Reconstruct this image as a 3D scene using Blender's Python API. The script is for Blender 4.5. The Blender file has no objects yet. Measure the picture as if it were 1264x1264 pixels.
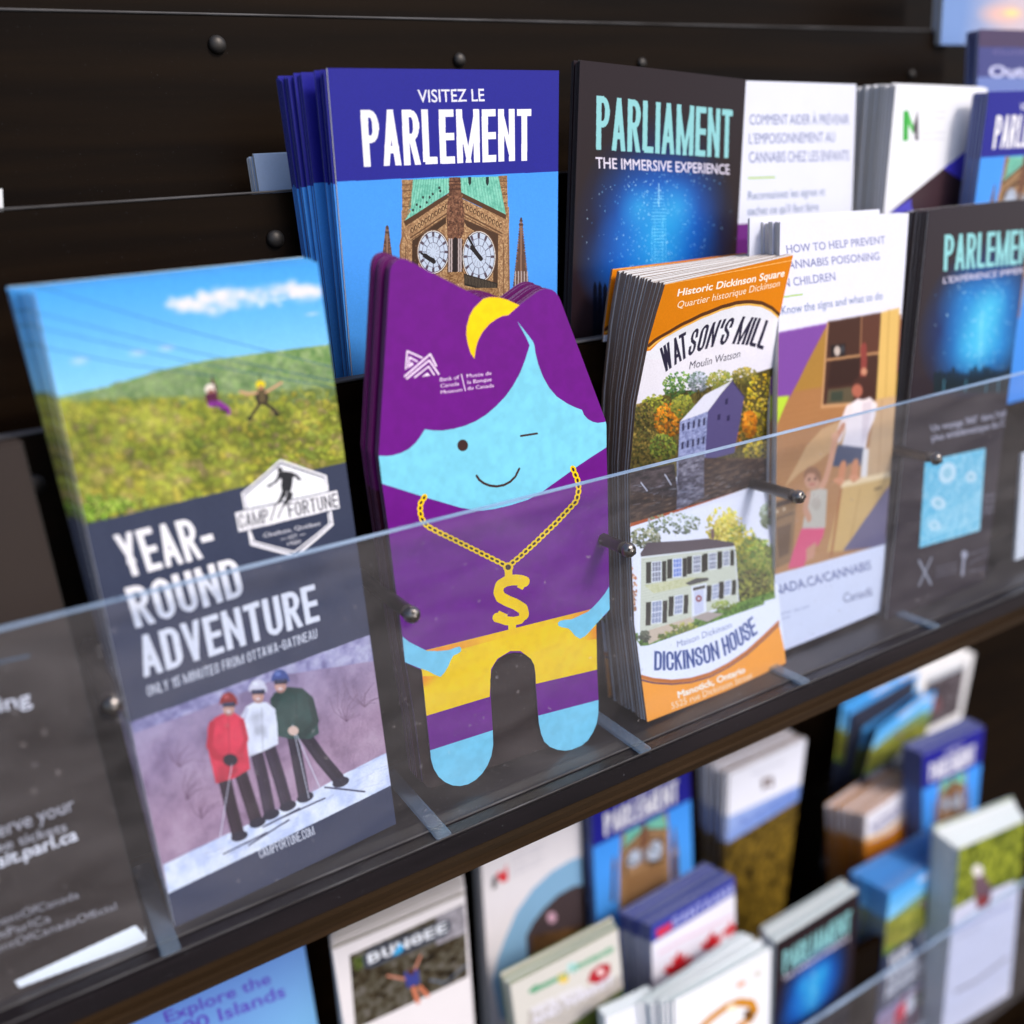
import bpy, bmesh, math, random
import numpy as np
from mathutils import Vector, Matrix

# ------------------------------------------------------------------ camera, world, sun, exposure
scene = bpy.context.scene
PIX = 1264.0
FPX = 1180.0
XC = np.array([0.85678496, -0.22012418, 0.4663313])      # rack axes seen in camera space (x right, y down, z forward)
VC = np.array([-0.07283186, -0.94690428, -0.3131578])
NC = np.array([0.5105047, 0.23434512, -0.8273254])
LEAN = math.radians(12.0)
AX = Vector((1, 0, 0))
AN = Vector((0, -math.cos(LEAN), math.sin(LEAN)))         # toward the viewer
AV = Vector((0, math.sin(LEAN), math.cos(LEAN)))          # up along the leaflets
ORG = Vector((0.0, -0.45, 1.50))

def W(x, n, v):
    """rack coordinates (right, toward viewer, up) -> world"""
    return ORG + AX * x + AN * n + AV * v

cam_d = bpy.data.cameras.new('camera')
cam = bpy.data.objects.new('camera', cam_d)
scene.collection.objects.link(cam)
def axis(e):
    return AX * float(XC[e]) + AN * float(NC[e]) + AV * float(VC[e])
R3 = Matrix((axis(0), -axis(1), -axis(2))).transposed()
cam.matrix_world = Matrix.Translation(ORG) @ R3.to_4x4()
cam_d.sensor_fit = 'HORIZONTAL'
cam_d.sensor_width = 36.0
cam_d.lens = 36.0 * FPX / PIX
cam_d.clip_start = 0.01
cam_d.clip_end = 100.0
cam_d.dof.use_dof = True
cam_d.dof.focus_distance = 0.462
cam_d.dof.aperture_fstop = 3.3
scene.camera = cam

SUN_EL, SUN_AZ = math.radians(50), math.radians(32)       # azimuth measured from -Y (in front of the rack) toward +X
world = bpy.data.worlds.new('World')
scene.world = world
world.use_nodes = True
wn = world.node_tree.nodes
sky = wn.new('ShaderNodeTexSky')
sky.sky_type = 'NISHITA'
sky.sun_disc = False
sky.sun_elevation = SUN_EL
sky.sun_rotation = math.pi - SUN_AZ
sky.air_density = 1.0
sky.dust_density = 3.0
world.node_tree.links.new(sky.outputs[0], wn['Background'].inputs[0])
wn['Background'].inputs[1].default_value = 0.15
sun_d = bpy.data.lights.new('sun', 'SUN')
sun_d.energy = 2.0
sun_d.angle = math.radians(14)
sun_d.color = (1.0, 0.95, 0.88)
sun = bpy.data.objects.new('sun', sun_d)
scene.collection.objects.link(sun)
sdir = Vector((math.sin(SUN_AZ) * math.cos(SUN_EL), -math.cos(SUN_AZ) * math.cos(SUN_EL), math.sin(SUN_EL)))
sun.rotation_euler = sdir.to_track_quat('Z', 'Y').to_euler()
sun.location = ORG + sdir * 3

scene.view_settings.view_transform = 'Standard'
scene.view_settings.look = 'None'
scene.view_settings.exposure = 0.32
scene.view_settings.gamma = 1.0

# ------------------------------------------------------------------ projecting between picture and rack
def hit(p, n):
    d = np.array([p[0] - 632.0, p[1] - 632.0, FPX])
    q = d * (-n / (NC @ d))
    return np.array([q @ XC, -n, q @ VC])
def proj(r):
    q = r[0] * XC + r[1] * NC + r[2] * VC
    return np.array([632 + FPX * q[0] / q[2], 632 + FPX * q[1] / q[2]])

# ------------------------------------------------------------------ objects
def link(o, parent=None):
    scene.collection.objects.link(o)
    if parent is not None:
        o.parent = parent
    return o
def tag(o, label=None, cat=None, group=None, kind=None):
    if label: o['label'] = label
    if cat: o['category'] = cat
    if group: o['group'] = group
    if kind: o['kind'] = kind
    return o
def mesh_obj(name, verts, faces, mat, parent=None, uvs=None, mats=None, fm=None, smooth=False):
    me = bpy.data.meshes.new(name)
    me.from_pydata([tuple(v) for v in verts], [], faces)
    if uvs is not None:
        ul = me.uv_layers.new(name='uv')
        flat = [c for f in uvs for uv in f for c in uv]
        ul.data.foreach_set('uv', flat)
    for m in (mats or [mat]):
        me.materials.append(m)
    if fm is not None:
        me.polygons.foreach_set('material_index', fm)
    if smooth:
        me.polygons.foreach_set('use_smooth', [True] * len(me.polygons))
    me.validate(); me.update()
    return link(bpy.data.objects.new(name, me), parent)
def box_rack(name, x0, x1, n0, n1, v0, v1, mat, parent=None, bevel=0.0):
    """box in rack coordinates, object origin at its centre"""
    c = W((x0+x1)/2, (n0+n1)/2, (v0+v1)/2)
    bm = bmesh.new()
    vs = {}
    for i, x in enumerate((x0, x1)):
        for j, n in enumerate((n0, n1)):
            for k, v in enumerate((v0, v1)):
                vs[i, j, k] = bm.verts.new(W(x, n, v) - c)
    for q in (((0,0,0),(0,0,1),(0,1,1),(0,1,0)), ((1,0,0),(1,1,0),(1,1,1),(1,0,1)), ((0,0,0),(0,1,0),(1,1,0),(1,0,0)),
              ((0,0,1),(1,0,1),(1,1,1),(0,1,1)), ((0,0,0),(1,0,0),(1,0,1),(0,0,1)), ((0,1,0),(0,1,1),(1,1,1),(1,1,0))):
        bm.faces.new([vs[a] for a in q])
    bmesh.ops.recalc_face_normals(bm, faces=bm.faces)
    if bevel:
        bmesh.ops.bevel(bm, geom=bm.edges[:], offset=bevel, segments=2, affect='EDGES')
    me = bpy.data.meshes.new(name); bm.to_mesh(me); bm.free()
    me.materials.append(mat)
    o = bpy.data.objects.new(name, me)
    link(o, parent)
    o.location = c - (parent.location if parent is not None else Vector())
    return o

# ------------------------------------------------------------------ materials
def new_mat(name):
    m = bpy.data.materials.new(name); m.use_nodes = True
    return m, m.node_tree.nodes, m.node_tree.links, m.node_tree.nodes['Principled BSDF']
def lacquer(name, c1, c2, rough, scale=60, stretch=(0.15, 1, 1), dust_haze=.12, spec=.10):
    m, N, L, b = new_mat(name)
    tc = N.new('ShaderNodeTexCoord'); mp = N.new('ShaderNodeMapping'); mp.inputs['Scale'].default_value = stretch
    no = N.new('ShaderNodeTexNoise'); no.inputs['Scale'].default_value = scale; no.inputs['Detail'].default_value = 8
    cr = N.new('ShaderNodeValToRGB'); cr.color_ramp.elements[0].position = .35; cr.color_ramp.elements[1].position = .75
    cr.color_ramp.elements[0].color = (*c1, 1); cr.color_ramp.elements[1].color = (*c2, 1)
    L.new(tc.outputs['Object'], mp.inputs[0]); L.new(mp.outputs[0], no.inputs['Vector']); L.new(no.outputs[0], cr.inputs[0])
    # fine dust specks
    sp = N.new('ShaderNodeTexNoise'); sp.inputs['Scale'].default_value = 900; sp.inputs['Detail'].default_value = 3
    sr = N.new('ShaderNodeMapRange'); sr.inputs['From Min'].default_value = .70; sr.inputs['From Max'].default_value = .80; sr.inputs['To Max'].default_value = dust_haze
    pt = N.new('ShaderNodeTexNoise'); pt.inputs['Scale'].default_value = 25
    ml = N.new('ShaderNodeMath'); ml.operation = 'MULTIPLY'
    L.new(tc.outputs['Object'], sp.inputs['Vector']); L.new(sp.outputs[0], sr.inputs['Value'])
    L.new(tc.outputs['Object'], pt.inputs['Vector']); L.new(sr.outputs[0], ml.inputs[0]); L.new(pt.outputs[0], ml.inputs[1])
    mx = N.new('ShaderNodeMixRGB'); mx.inputs[2].default_value = (.22, .22, .24, 1)
    L.new(ml.outputs[0], mx.inputs[0]); L.new(cr.outputs[0], mx.inputs[1]); L.new(mx.outputs[0], b.inputs['Base Color'])
    b.inputs['Specular IOR Level'].default_value = spec
    rr = N.new('ShaderNodeMapRange'); rr.inputs['To Min'].default_value = rough - .08; rr.inputs['To Max'].default_value = rough + .15
    L.new(no.outputs[0], rr.inputs['Value']); L.new(rr.outputs[0], b.inputs['Roughness'])
    bp = N.new('ShaderNodeBump'); bp.inputs['Strength'].default_value = .12; bp.inputs['Distance'].default_value = .0006
    L.new(no.outputs[0], bp.inputs['Height']); L.new(bp.outputs[0], b.inputs['Normal'])
    return m
M_BOARD = lacquer('dark_wood', (.0035, .0014, .0003), (.010, .0046, .0013), .42, 45, (.08, 1, 1.6), spec=.06, dust_haze=.3)
M_LEDGE = lacquer('black_lacquer', (.005, .004, .0055), (.017, .012, .015), .32, 40, dust_haze=1.6, spec=.4)
M_BROWN = lacquer('brown_lacquer', (.022, .012, .005), (.042, .023, .011), .30, 50, spec=.2, dust_haze=.4)

def acrylic(name, dust_haze, tint=(.93, .96, 1.0), dcol=(.74, .66, .66)):
    m, N, L, b = new_mat(name)
    N.remove(b); out = N['Material Output']
    tr = N.new('ShaderNodeBsdfTransparent'); tr.inputs[0].default_value = (*tint, 1)
    gl = N.new('ShaderNodeBsdfGlossy'); gl.inputs['Roughness'].default_value = .04
    fr = N.new('ShaderNodeFresnel'); fr.inputs[0].default_value = 1.49
    ge = N.new('ShaderNodeNewGeometry'); iv = N.new('ShaderNodeMath'); iv.operation = 'SUBTRACT'; iv.inputs[0].default_value = 1; L.new(ge.outputs['Backfacing'], iv.inputs[1])
    fm = N.new('ShaderNodeMath'); fm.operation = 'MULTIPLY'; L.new(fr.outputs[0], fm.inputs[0]); L.new(iv.outputs[0], fm.inputs[1])
    m1 = N.new('ShaderNodeMixShader')
    L.new(fm.outputs[0], m1.inputs[0]); L.new(tr.outputs[0], m1.inputs[1]); L.new(gl.outputs[0], m1.inputs[2])
    di = N.new('ShaderNodeBsdfDiffuse'); di.inputs[0].default_value = (*dcol, 1)  # diffuse veil: dust plus the reflected haze, put in as colour
    tc = N.new('ShaderNodeTexCoord')
    n1 = N.new('ShaderNodeTexNoise'); n1.inputs['Scale'].default_value = 14; n1.inputs['Detail'].default_value = 5
    n2 = N.new('ShaderNodeTexNoise'); n2.inputs['Scale'].default_value = 1400; n2.inputs['Detail'].default_value = 2
    n3 = N.new('ShaderNodeTexNoise'); n3.inputs['Scale'].default_value = 260; n3.inputs['Detail'].default_value = 1
    for n_ in (n2, n3): L.new(tc.outputs['Object'], n_.inputs['Vector'])
    mp = N.new('ShaderNodeMapping'); mp.inputs['Rotation'].default_value = (0, .6, 0); mp.inputs['Scale'].default_value = (1, 1, 3.2)
    n1.inputs['Distortion'].default_value = 1.2
    L.new(tc.outputs['Object'], mp.inputs[0]); L.new(mp.outputs[0], n1.inputs['Vector'])
    r1 = N.new('ShaderNodeMapRange'); r1.inputs['From Min'].default_value = .3; r1.inputs['From Max'].default_value = .7
    r1.inputs['To Min'].default_value = dust_haze * .45; r1.inputs['To Max'].default_value = dust_haze * 1.75
    r2 = N.new('ShaderNodeMapRange'); r2.inputs['From Min'].default_value = .70; r2.inputs['From Max'].default_value = .78
    r2.inputs['To Max'].default_value = .22
    r3 = N.new('ShaderNodeMapRange'); r3.inputs['From Min'].default_value = .74; r3.inputs['From Max'].default_value = .80
    r3.inputs['To Max'].default_value = .12
    L.new(n1.outputs[0], r1.inputs['Value']); L.new(n2.outputs[0], r2.inputs['Value']); L.new(n3.outputs[0], r3.inputs['Value'])
    ad = N.new('ShaderNodeMath'); L.new(r1.outputs[0], ad.inputs[0]); L.new(r2.outputs[0], ad.inputs[1])
    a2 = N.new('ShaderNodeMath'); L.new(ad.outputs[0], a2.inputs[0]); L.new(r3.outputs[0], a2.inputs[1])
    m2 = N.new('ShaderNodeMixShader')
    L.new(a2.outputs[0], m2.inputs[0]); L.new(m1.outputs[0], m2.inputs[1]); L.new(di.outputs[0], m2.inputs[2])
    L.new(m2.outputs[0], out.inputs[0])
    return m
M_ACR = acrylic('dusty_clear_acrylic', .025)
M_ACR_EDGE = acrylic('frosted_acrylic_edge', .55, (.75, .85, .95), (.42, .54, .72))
M_TAB = acrylic('frosted_acrylic_tab', .15, (.7, .78, .85), (.42, .52, .66))

def simple(name, col, rough=.5, metal=0.0, noise=0.0):
    m, N, L, b = new_mat(name)
    b.inputs['Roughness'].default_value = rough; b.inputs['Metallic'].default_value = metal
    no = N.new('ShaderNodeTexNoise'); no.inputs['Scale'].default_value = 300; no.inputs['Detail'].default_value = 4
    tc = N.new('ShaderNodeTexCoord'); L.new(tc.outputs['Object'], no.inputs['Vector'])
    cr = N.new('ShaderNodeValToRGB')
    cr.color_ramp.elements[0].color = (*[c * (1 - noise) for c in col], 1); cr.color_ramp.elements[1].color = (*[min(1, c * (1 + noise)) for c in col], 1)
    L.new(no.outputs[0], cr.inputs[0]); L.new(cr.outputs[0], b.inputs['Base Color'])
    return m
M_SCREW = simple('screw_metal', (.26, .235, .22), .28, 1.0, .35)
M_BOLT = simple('dull_black_bolt', (.05, .045, .042), .48, .7, .4)
M_EDGE_LIGHT = lacquer('worn_board_edge', (.05, .045, .045), (.15, .145, .15), .6, 180, dust_haze=.6, spec=.2)  # pale grey puts the light caught on edges into the colour
M_SLOT = simple('screw_recess', (.01, .01, .01), .6)
M_ROD = simple('dark_spacer_plastic', (.045, .032, .028), .38, 0, .7)

def paper_edge(name, c1, c2):
    """stacked sheet edges: fine lines across the thickness (uv.x runs across the thickness)"""
    m, N, L, b = new_mat(name)
    tc = N.new('ShaderNodeTexCoord'); sx = N.new('ShaderNodeMapping'); sx.inputs['Scale'].default_value = (1, .02, 1)
    no = N.new('ShaderNodeTexNoise'); no.inputs['Scale'].default_value = 26; no.inputs['Detail'].default_value = 3
    oi = N.new('ShaderNodeObjectInfo'); ad = N.new('ShaderNodeVectorMath'); ad.operation = 'ADD'
    L.new(tc.outputs['UV'], ad.inputs[0]); L.new(oi.outputs['Location'], ad.inputs[1]); L.new(ad.outputs[0], sx.inputs[0])
    L.new(sx.outputs[0], no.inputs['Vector'])
    cr = N.new('ShaderNodeValToRGB'); cr.color_ramp.elements[0].position = .38; cr.color_ramp.elements[1].position = .62
    cr.color_ramp.elements[0].color = (*c1, 1); cr.color_ramp.elements[1].color = (*c2, 1)
    L.new(no.outputs[0], cr.inputs[0]); L.new(cr.outputs[0], b.inputs['Base Color'])
    b.inputs['Roughness'].default_value = .8
    return m
E_WHITE = paper_edge('paper_edges_white', (.42, .38, .35), (.82, .80, .78))
E_BLUE = paper_edge('paper_edges_blue', (.03, .05, .22), (.22, .25, .45))
E_DARK = paper_edge('paper_edges_dark', (.02, .015, .015), (.12, .09, .08))
E_BROWN = paper_edge('paper_edges_brown', (.10, .048, .025), (.46, .31, .21))  # white paper with brown print; its shade is put into this brown
E_PURPLE = paper_edge('paper_edges_purple', (.09, .005, .09), (.45, .30, .48))
E_ICE = paper_edge('paper_edges_ice', (.45, .58, .62), (.75, .85, .88))
E_SKY = paper_edge('paper_edges_sky', (.05, .12, .35), (.10, .25, .60))
E_GREEN = paper_edge('paper_edges_green', (.05, .10, .05), (.35, .42, .20))
E_ORANGE = paper_edge('paper_edges_orange', (.40, .14, .02), (.60, .26, .05))
M_BACK = simple('white_paper_back', (.72, .72, .74), .6)
# ------------------------------------------------------------------ printing: shapes drawn into a leaflet's own print
def homog(src, dst):
    A = []
    for (x, y), (u, v) in zip(src, dst):
        A.append([x, y, 1, 0, 0, 0, -u*x, -u*y, -u]); A.append([0, 0, 0, x, y, 1, -v*x, -v*y, -v])
    A = np.array(A, float)
    _, _, vt = np.linalg.svd(A / np.abs(A).max(axis=1, keepdims=True))
    return vt[-1].reshape(3, 3)

def grid_noise(h, w, cell, seed):
    rng = np.random.default_rng(seed)
    gh, gw = int(h / cell) + 3, int(w / cell) + 3
    g = rng.random((gh, gw)).astype(np.float32)
    y = np.arange(h) / cell; x = np.arange(w) / cell
    yi = y.astype(int); xi = x.astype(int)
    fy = (y - yi); fx = (x - xi); fy = (fy*fy*(3-2*fy))[:, None]; fx = (fx*fx*(3-2*fx))[None, :]
    a = g[yi][:, xi]; b = g[yi][:, xi+1]; c = g[yi+1][:, xi]; d = g[yi+1][:, xi+1]
    return ((a*(1-fx)+b*fx)*(1-fy) + (c*(1-fx)+d*fx)*fy).astype(np.float32)
def fbm(h, w, cell, octs=4, seed=1, gain=.6):
    o = np.zeros((h, w), np.float32); t = 0; a = 1.0
    for k in range(octs):
        o += a * grid_noise(h, w, max(1.5, cell), seed + k * 17); t += a; a *= gain; cell /= 2.1
    o /= t
    return np.clip((o - .5) * 2.0 + .5, 0, 1)
def ramp(n, cols):
    ps = np.linspace(0, 1, len(cols)); cs = np.array(cols, float) / 255.0
    return np.stack([np.interp(n, ps, cs[:, k]) for k in range(3)], -1).astype(np.float32)

FONT = {}
def glyphs(s, bold=0.0):
    key = (s, bold)
    if key not in FONT:
        cu = bpy.data.curves.new('lettering', 'FONT'); cu.body = s; cu.offset = bold; cu.resolution_u = 3
        ob = bpy.data.objects.new('lettering', cu); scene.collection.objects.link(ob)
        bpy.context.view_layer.update()
        me = ob.to_mesh()
        v = np.array([(q.co.x, q.co.y) for q in me.vertices])
        cnt = {}
        for p in me.polygons:
            for e in p.edge_keys: cnt[e] = cnt.get(e, 0) + 1
        ed = np.array([e for e, k in cnt.items() if k == 1])
        ob.to_mesh_clear(); bpy.data.objects.remove(ob); bpy.data.curves.remove(cu)
        FONT[key] = (v, ed)
    return FONT[key]

def _arc(cx, cy, rx, ry, a0, a1, n=7):
    return [(cx + rx*math.cos(math.radians(a0+(a1-a0)*i/n)), cy + ry*math.sin(math.radians(a0+(a1-a0)*i/n))) for i in range(n+1)]
_r, _q = .5, .2     # corner radii in centreline space (x: half width, y: share of height)
TOPA = _arc(.5, 1-_q, .5, _q, 180, 0); BOTA = _arc(.5, _q, .5, _q, 360, 180)
RUP = [(0, 1), (.5, 1)] + _arc(.5, .75, .5, .25, 90, -90, 9) + [(0, .5)]
LET = {
 'A': (1.05, [[(0, 0), (.5, 1.04)], [(1, 0), (.5, 1.04)], [(.17, .26), (.83, .26)]]),
 'B': (1, [[(0, 0), (0, 1)], [(0, 1), (.5, 1)] + _arc(.5, .77, .45, .23, 90, -90, 8) + [(0, .54)], [(.4, .54)] + _arc(.5, .27, .5, .27, 90, -90, 8) + [(0, 0)]]),
 'C': (1, [[(1, .68), (1, .8)] + TOPA[::-1] + [(0, .2)] + BOTA[::-1] + [(1, .32)]]),
 'D': (1, [[(0, 0), (0, 1)], [(0, 1), (.5, 1)] + _arc(.5, .8, .5, .2, 90, 0) + [(1, .2)] + _arc(.5, .2, .5, .2, 0, -90) + [(0, 0)]]),
 'E': (.85, [[(0, 0), (0, 1)], [(0, 1), (1.12, 1)], [(0, .5), (1, .5)], [(0, 0), (1.12, 0)]]),
 'F': (.85, [[(0, -.06), (0, 1)], [(0, 1), (1.12, 1)], [(0, .5), (1, .5)]]),
 'G': (1, [[(1, .68), (1, .8)] + TOPA[::-1] + [(0, .2)] + BOTA[::-1] + [(1, .46), (.55, .46)]]),
 'H': (1, [[(0, -.06), (0, 1.06)], [(1, -.06), (1, 1.06)], [(0, .5), (1, .5)]]),
 'I': (.001, [[(0, -.06), (0, 1.06)]]),
 'J': (.8, [[(1, 1.06), (1, .2)] + BOTA + [(0, .3)]]),
 'K': (1, [[(0, -.06), (0, 1.06)], [(0, .42), (1, 1.04)], [(.35, .62), (1.02, -.04)]]),
 'L': (.8, [[(0, 1.06), (0, 0), (1.12, 0)]]),
 'M': (1.75, [[(0, -.06), (0, 1)], [(0, 1), (.5, .02)], [(1, 1), (.5, .02)], [(1, -.06), (1, 1)]]),
 'N': (1.15, [[(0, -.06), (0, 1)], [(0, 1), (1, 0)], [(1, 0), (1, 1.06)]]),
 'O': (1, [[(0, .5), (0, .8)] + TOPA + [(1, .2)] + BOTA + [(0, .5)]]),
 'P': (1, [[(0, -.06), (0, 1)], [(0, 1), (.5, 1)] + _arc(.5, .74, .5, .26, 90, -90, 9) + [(0, .48)]]),
 'Q': (1, [[(0, .5), (0, .8)] + TOPA + [(1, .2)] + BOTA + [(0, .5)], [(.6, .2), (1.1, -.1)]]),
 'R': (1.02, [[(0, -.06), (0, 1)], RUP, [(.5, .5), (1.0, -.05)]]),
 'S': (1, [[(1, .7), (1, .8)] + TOPA[::-1] + [(0, .72), (.12, .6), (.88, .4), (1, .28), (1, .2)] + BOTA + [(0, .3)]]),
 'T': (.95, [[(-.08, 1), (1.08, 1)], [(.5, 1), (.5, -.06)]]),
 'U': (1, [[(0, 1.06), (0, .2)] + BOTA[::-1] + [(1, 1.06)]]),
 'V': (1.05, [[(0, 1.04), (.5, -.02)], [(1, 1.04), (.5, -.02)]]),
 'W': (1.6, [[(0, 1.04), (.25, -.02)], [(.5, 1), (.25, -.02)], [(.5, 1), (.75, -.02)], [(1, 1.04), (.75, -.02)]]),
 'X': (1, [[(0, 0), (1, 1)], [(0, 1), (1, 0)]]),
 'Y': (1.05, [[(0, 1.04), (.5, .45)], [(1, 1.04), (.5, .45)], [(.5, .45), (.5, -.06)]]),
 'Z': (.9, [[(0, 1), (1, 1), (0, 0), (1, 0)]]),
 '-': (.6, [[(0, .42), (1, .42)]]), '.': (.001, [[(0, -.05), (0, .07)]]), "'": (.001, [[(0, 1.06), (0, .75)]]),
 '1': (.45, [[(1, 1.06), (1, -.06)], [(1, .98), (0, .8)]]), '5': (1, [[(1, 1), (.05, 1), (0, .55), (.5, .62)] + _arc(.5, .31, .5, .31, 90, -90, 8) + [(0, .1), (0, .25)]]),
 '0': (1, [[(0, .5), (0, .8)] + TOPA + [(1, .2)] + BOTA + [(0, .5)]]),
 ' ': (.45, []),
}
def clip_box(P, x0, x1, y0, y1):
    for ax, lim, sg in ((0, x0, 1), (0, x1, -1), (1, y0, 1), (1, y1, -1)):
        out = []
        for i in range(len(P)):
            a, b = P[i-1], P[i]; da, db = (a[ax]-lim)*sg, (b[ax]-lim)*sg
            if (da >= 0) != (db >= 0):
                f = da/(da-db); out.append((a[0]+(b[0]-a[0])*f, a[1]+(b[1]-a[1])*f))
            if db >= 0: out.append(b)
        P = out
        if not P: return P
    return P
def stroke_word(s, aspect=.30, t=.125, gap=.085):
    """list of polygons in cap-height units for a condensed gothic word, plus its width"""
    x = 0.0; polys = []
    for ch in s:
        w, strokes = LET.get(ch, LET['-'])
        w = w * aspect if w > .01 else 0.0
        if ch == ' ':
            x += w + gap; continue
        for st in strokes:
            P = [(x + t/2 + a * w, t/2 + b * (1 - t)) for a, b in st]
            for i in range(len(P) - 1):
                (ax, ay), (bx, by) = P[i], P[i+1]
                l = math.hypot(bx-ax, by-ay) or 1e-6
                dx, dy = (bx-ax)/l, (by-ay)/l
                diag = abs(dx) > .12 and abs(dy) > .12
                e0 = t*.16 if i else (t*1.2 if diag and len(P) == 2 else t*.52); e1 = t*.16 if i < len(P)-2 else (t*1.2 if diag and len(P) == 2 else t*.52)
                if ch in 'RKXBCGSDPOUQJ0512' and diag: e0 = min(e0, t*.5 if not i else t*.16); e1 = e1
                tk = t*.74 if (diag and ch in 'MNW') else (t*.9 if diag else t)
                nx, ny = -dy*tk/2, dx*tk/2
                q = [(ax-dx*e0+nx, ay-dy*e0+ny), (bx+dx*e1+nx, by+dy*e1+ny), (bx+dx*e1-nx, by+dy*e1-ny), (ax-dx*e0-nx, ay-dy*e0-ny)]
                q = clip_box(q, x, x + w + t, 0.0, 1.0)
                if len(q) > 2: polys.append(q)
        if w == 0: x += t + gap
        else: x += w + t + gap
    return polys, x - gap

class Canvas:
    def __init__(self, name, rows, width=620, aspect=2.245, bg=(255, 255, 255)):
        """rows: list of (left px, right px, v share 0..1) from top to bottom"""
        self.name = name; self.w = width; self.h = int(width * aspect)
        self.a = np.empty((self.h, self.w, 3), np.float32); self.a[:] = np.array(bg) / 255.0
        self.rows = rows; self.o = (0, 0, 1)
        self.H = []
        for (l0, r0, v0), (l1, r1, v1) in zip(rows[:-1], rows[1:]):
            self.H.append(homog([l0, r0, r1, l1], [(0, v0*self.h), (self.w, v0*self.h), (self.w, v1*self.h), (0, v1*self.h)]))
    def at(self, ox, oy, s):
        self.o = (ox, oy, s); return self
    def m(self, p):
        x = self.o[0] + p[0] / self.o[2]; y = self.o[1] + p[1] / self.o[2]
        k = 0
        for i in range(1, len(self.rows) - 1):
            l, r, _ = self.rows[i]
            yy = l[1] + (r[1]-l[1]) * (x-l[0]) / (r[0]-l[0])
            if y > yy: k = i
        q = self.H[k] @ np.array([x, y, 1.0])
        return (q[0]/q[2], q[1]/q[2])
    def mask(self, loops=None, segs=None):
        """even-odd mask of canvas-space loops -> (mask, x0, y0)"""
        if segs is None:
            S = []
            for L in loops:
                L = np.asarray(L, float); S.append(np.concatenate([L, np.roll(L, -1, 0)], 1))
            segs = np.concatenate(S)
        x0 = int(max(0, math.floor(segs[:, [0, 2]].min()))); x1 = int(min(self.w, math.ceil(segs[:, [0, 2]].max()) + 1))
        y0 = int(max(0, math.floor(segs[:, [1, 3]].min()))); y1 = int(min(self.h, math.ceil(segs[:, [1, 3]].max()) + 1))
        if x1 <= x0 or y1 <= y0: return None, 0, 0
        d = np.zeros((y1-y0, x1-x0+1), np.int32)
        for ax, ay, bx, by in segs:
            if ay > by: ax, ay, bx, by = bx, by, ax, ay
            r0 = max(y0, math.ceil(ay - .5)); r1 = min(y1, math.ceil(by - .5))
            if r1 <= r0: continue
            rr = np.arange(r0, r1)
            xs = ax + (rr + .5 - ay) * (bx-ax) / (by-ay)
            ci = np.clip(np.ceil(xs - .5).astype(int) - x0, 0, x1-x0)
            np.add.at(d, (rr - y0, ci), 1)
        return (np.cumsum(d, 1)[:, :-1] % 2).astype(bool), x0, y0
    def put(self, mk, x0, y0, col, alpha=1.0):
        if mk is None: return
        h, w = mk.shape
        sub = self.a[y0:y0+h, x0:x0+w]
        c = col[y0:y0+h, x0:x0+w][mk] if isinstance(col, np.ndarray) and col.ndim == 3 and col.shape[:2] == self.a.shape[:2] else (
            col[mk] if isinstance(col, np.ndarray) and col.ndim == 3 else np.array(col, np.float32) / 255.0)
        sub[mk] = sub[mk] * (1-alpha) + c * alpha
    def dens(self, pts, step=9.0, closed=True):
        out = []; n = len(pts)
        for i in range(n if closed else n-1):
            a, b = pts[i], pts[(i+1) % n]
            k = max(1, int(math.hypot(b[0]-a[0], b[1]-a[1]) / self.o[2] / step)) if len(self.rows) > 2 else 1
            for j in range(k): out.append((a[0]+(b[0]-a[0])*j/k, a[1]+(b[1]-a[1])*j/k))
        if not closed: out.append(pts[-1])
        return out
    def poly(self, pts, col, alpha=1.0):
        mk, x0, y0 = self.mask([[self.m(p) for p in self.dens(pts)]])
        self.put(mk, x0, y0, col, alpha)
    def tex(self, pts, cols, cell=8, octs=4, seed=1, gain=.6, alpha=1.0, stretch=1.0):
        mk, x0, y0 = self.mask([[self.m(p) for p in self.dens(pts)]])
        if mk is None: return
        h, w = mk.shape
        if stretch == 1.0: n = fbm(h, w, cell, octs, seed, gain)
        else:
            n = fbm(h, int(w/stretch)+2, cell, octs, seed, gain)
            n = n[:, np.minimum((np.arange(w)/stretch).astype(int), n.shape[1]-1)]
        self.put(mk, x0, y0, ramp(n, cols), alpha)
    def grad(self, pts, c0, c1, p0, p1):
        """flat print gradient between two points"""
        mk, x0, y0 = self.mask([[self.m(p) for p in self.dens(pts)]])
        if mk is None: return
        h, w = mk.shape; a = np.array(self.m(p0)); b = np.array(self.m(p1)); d = b-a
        yy, xx = np.mgrid[y0:y0+h, x0:x0+w]
        t = np.clip(((xx-a[0])*d[0] + (yy-a[1])*d[1]) / (d@d), 0, 1)
        self.put(mk, x0, y0, ramp(t, [c0, c1]))
    def line(self, pts, wd, col, alpha=1.0, round_=True):
        """wd in canvas px"""
        P = [self.m(p) for p in self.dens(pts, closed=False)]
        for a, b in zip(P[:-1], P[1:]):
            l = math.hypot(b[0]-a[0], b[1]-a[1]) or 1e-6
            dx, dy = (b[0]-a[0])/l*wd/2, (b[1]-a[1])/l*wd/2
            self.put(*self.mask([[(a[0]-dy, a[1]+dx), (b[0]-dy, b[1]+dx), (b[0]+dy, b[1]-dx), (a[0]+dy, a[1]-dx)]]), col, alpha)
        if round_ and alpha == 1.0 and wd > 3:
            for a in P:
                self.put(*self.mask([[(a[0]+wd/2*math.cos(t*.628), a[1]+wd/2*math.sin(t*.628)) for t in range(10)]]), col)
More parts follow.
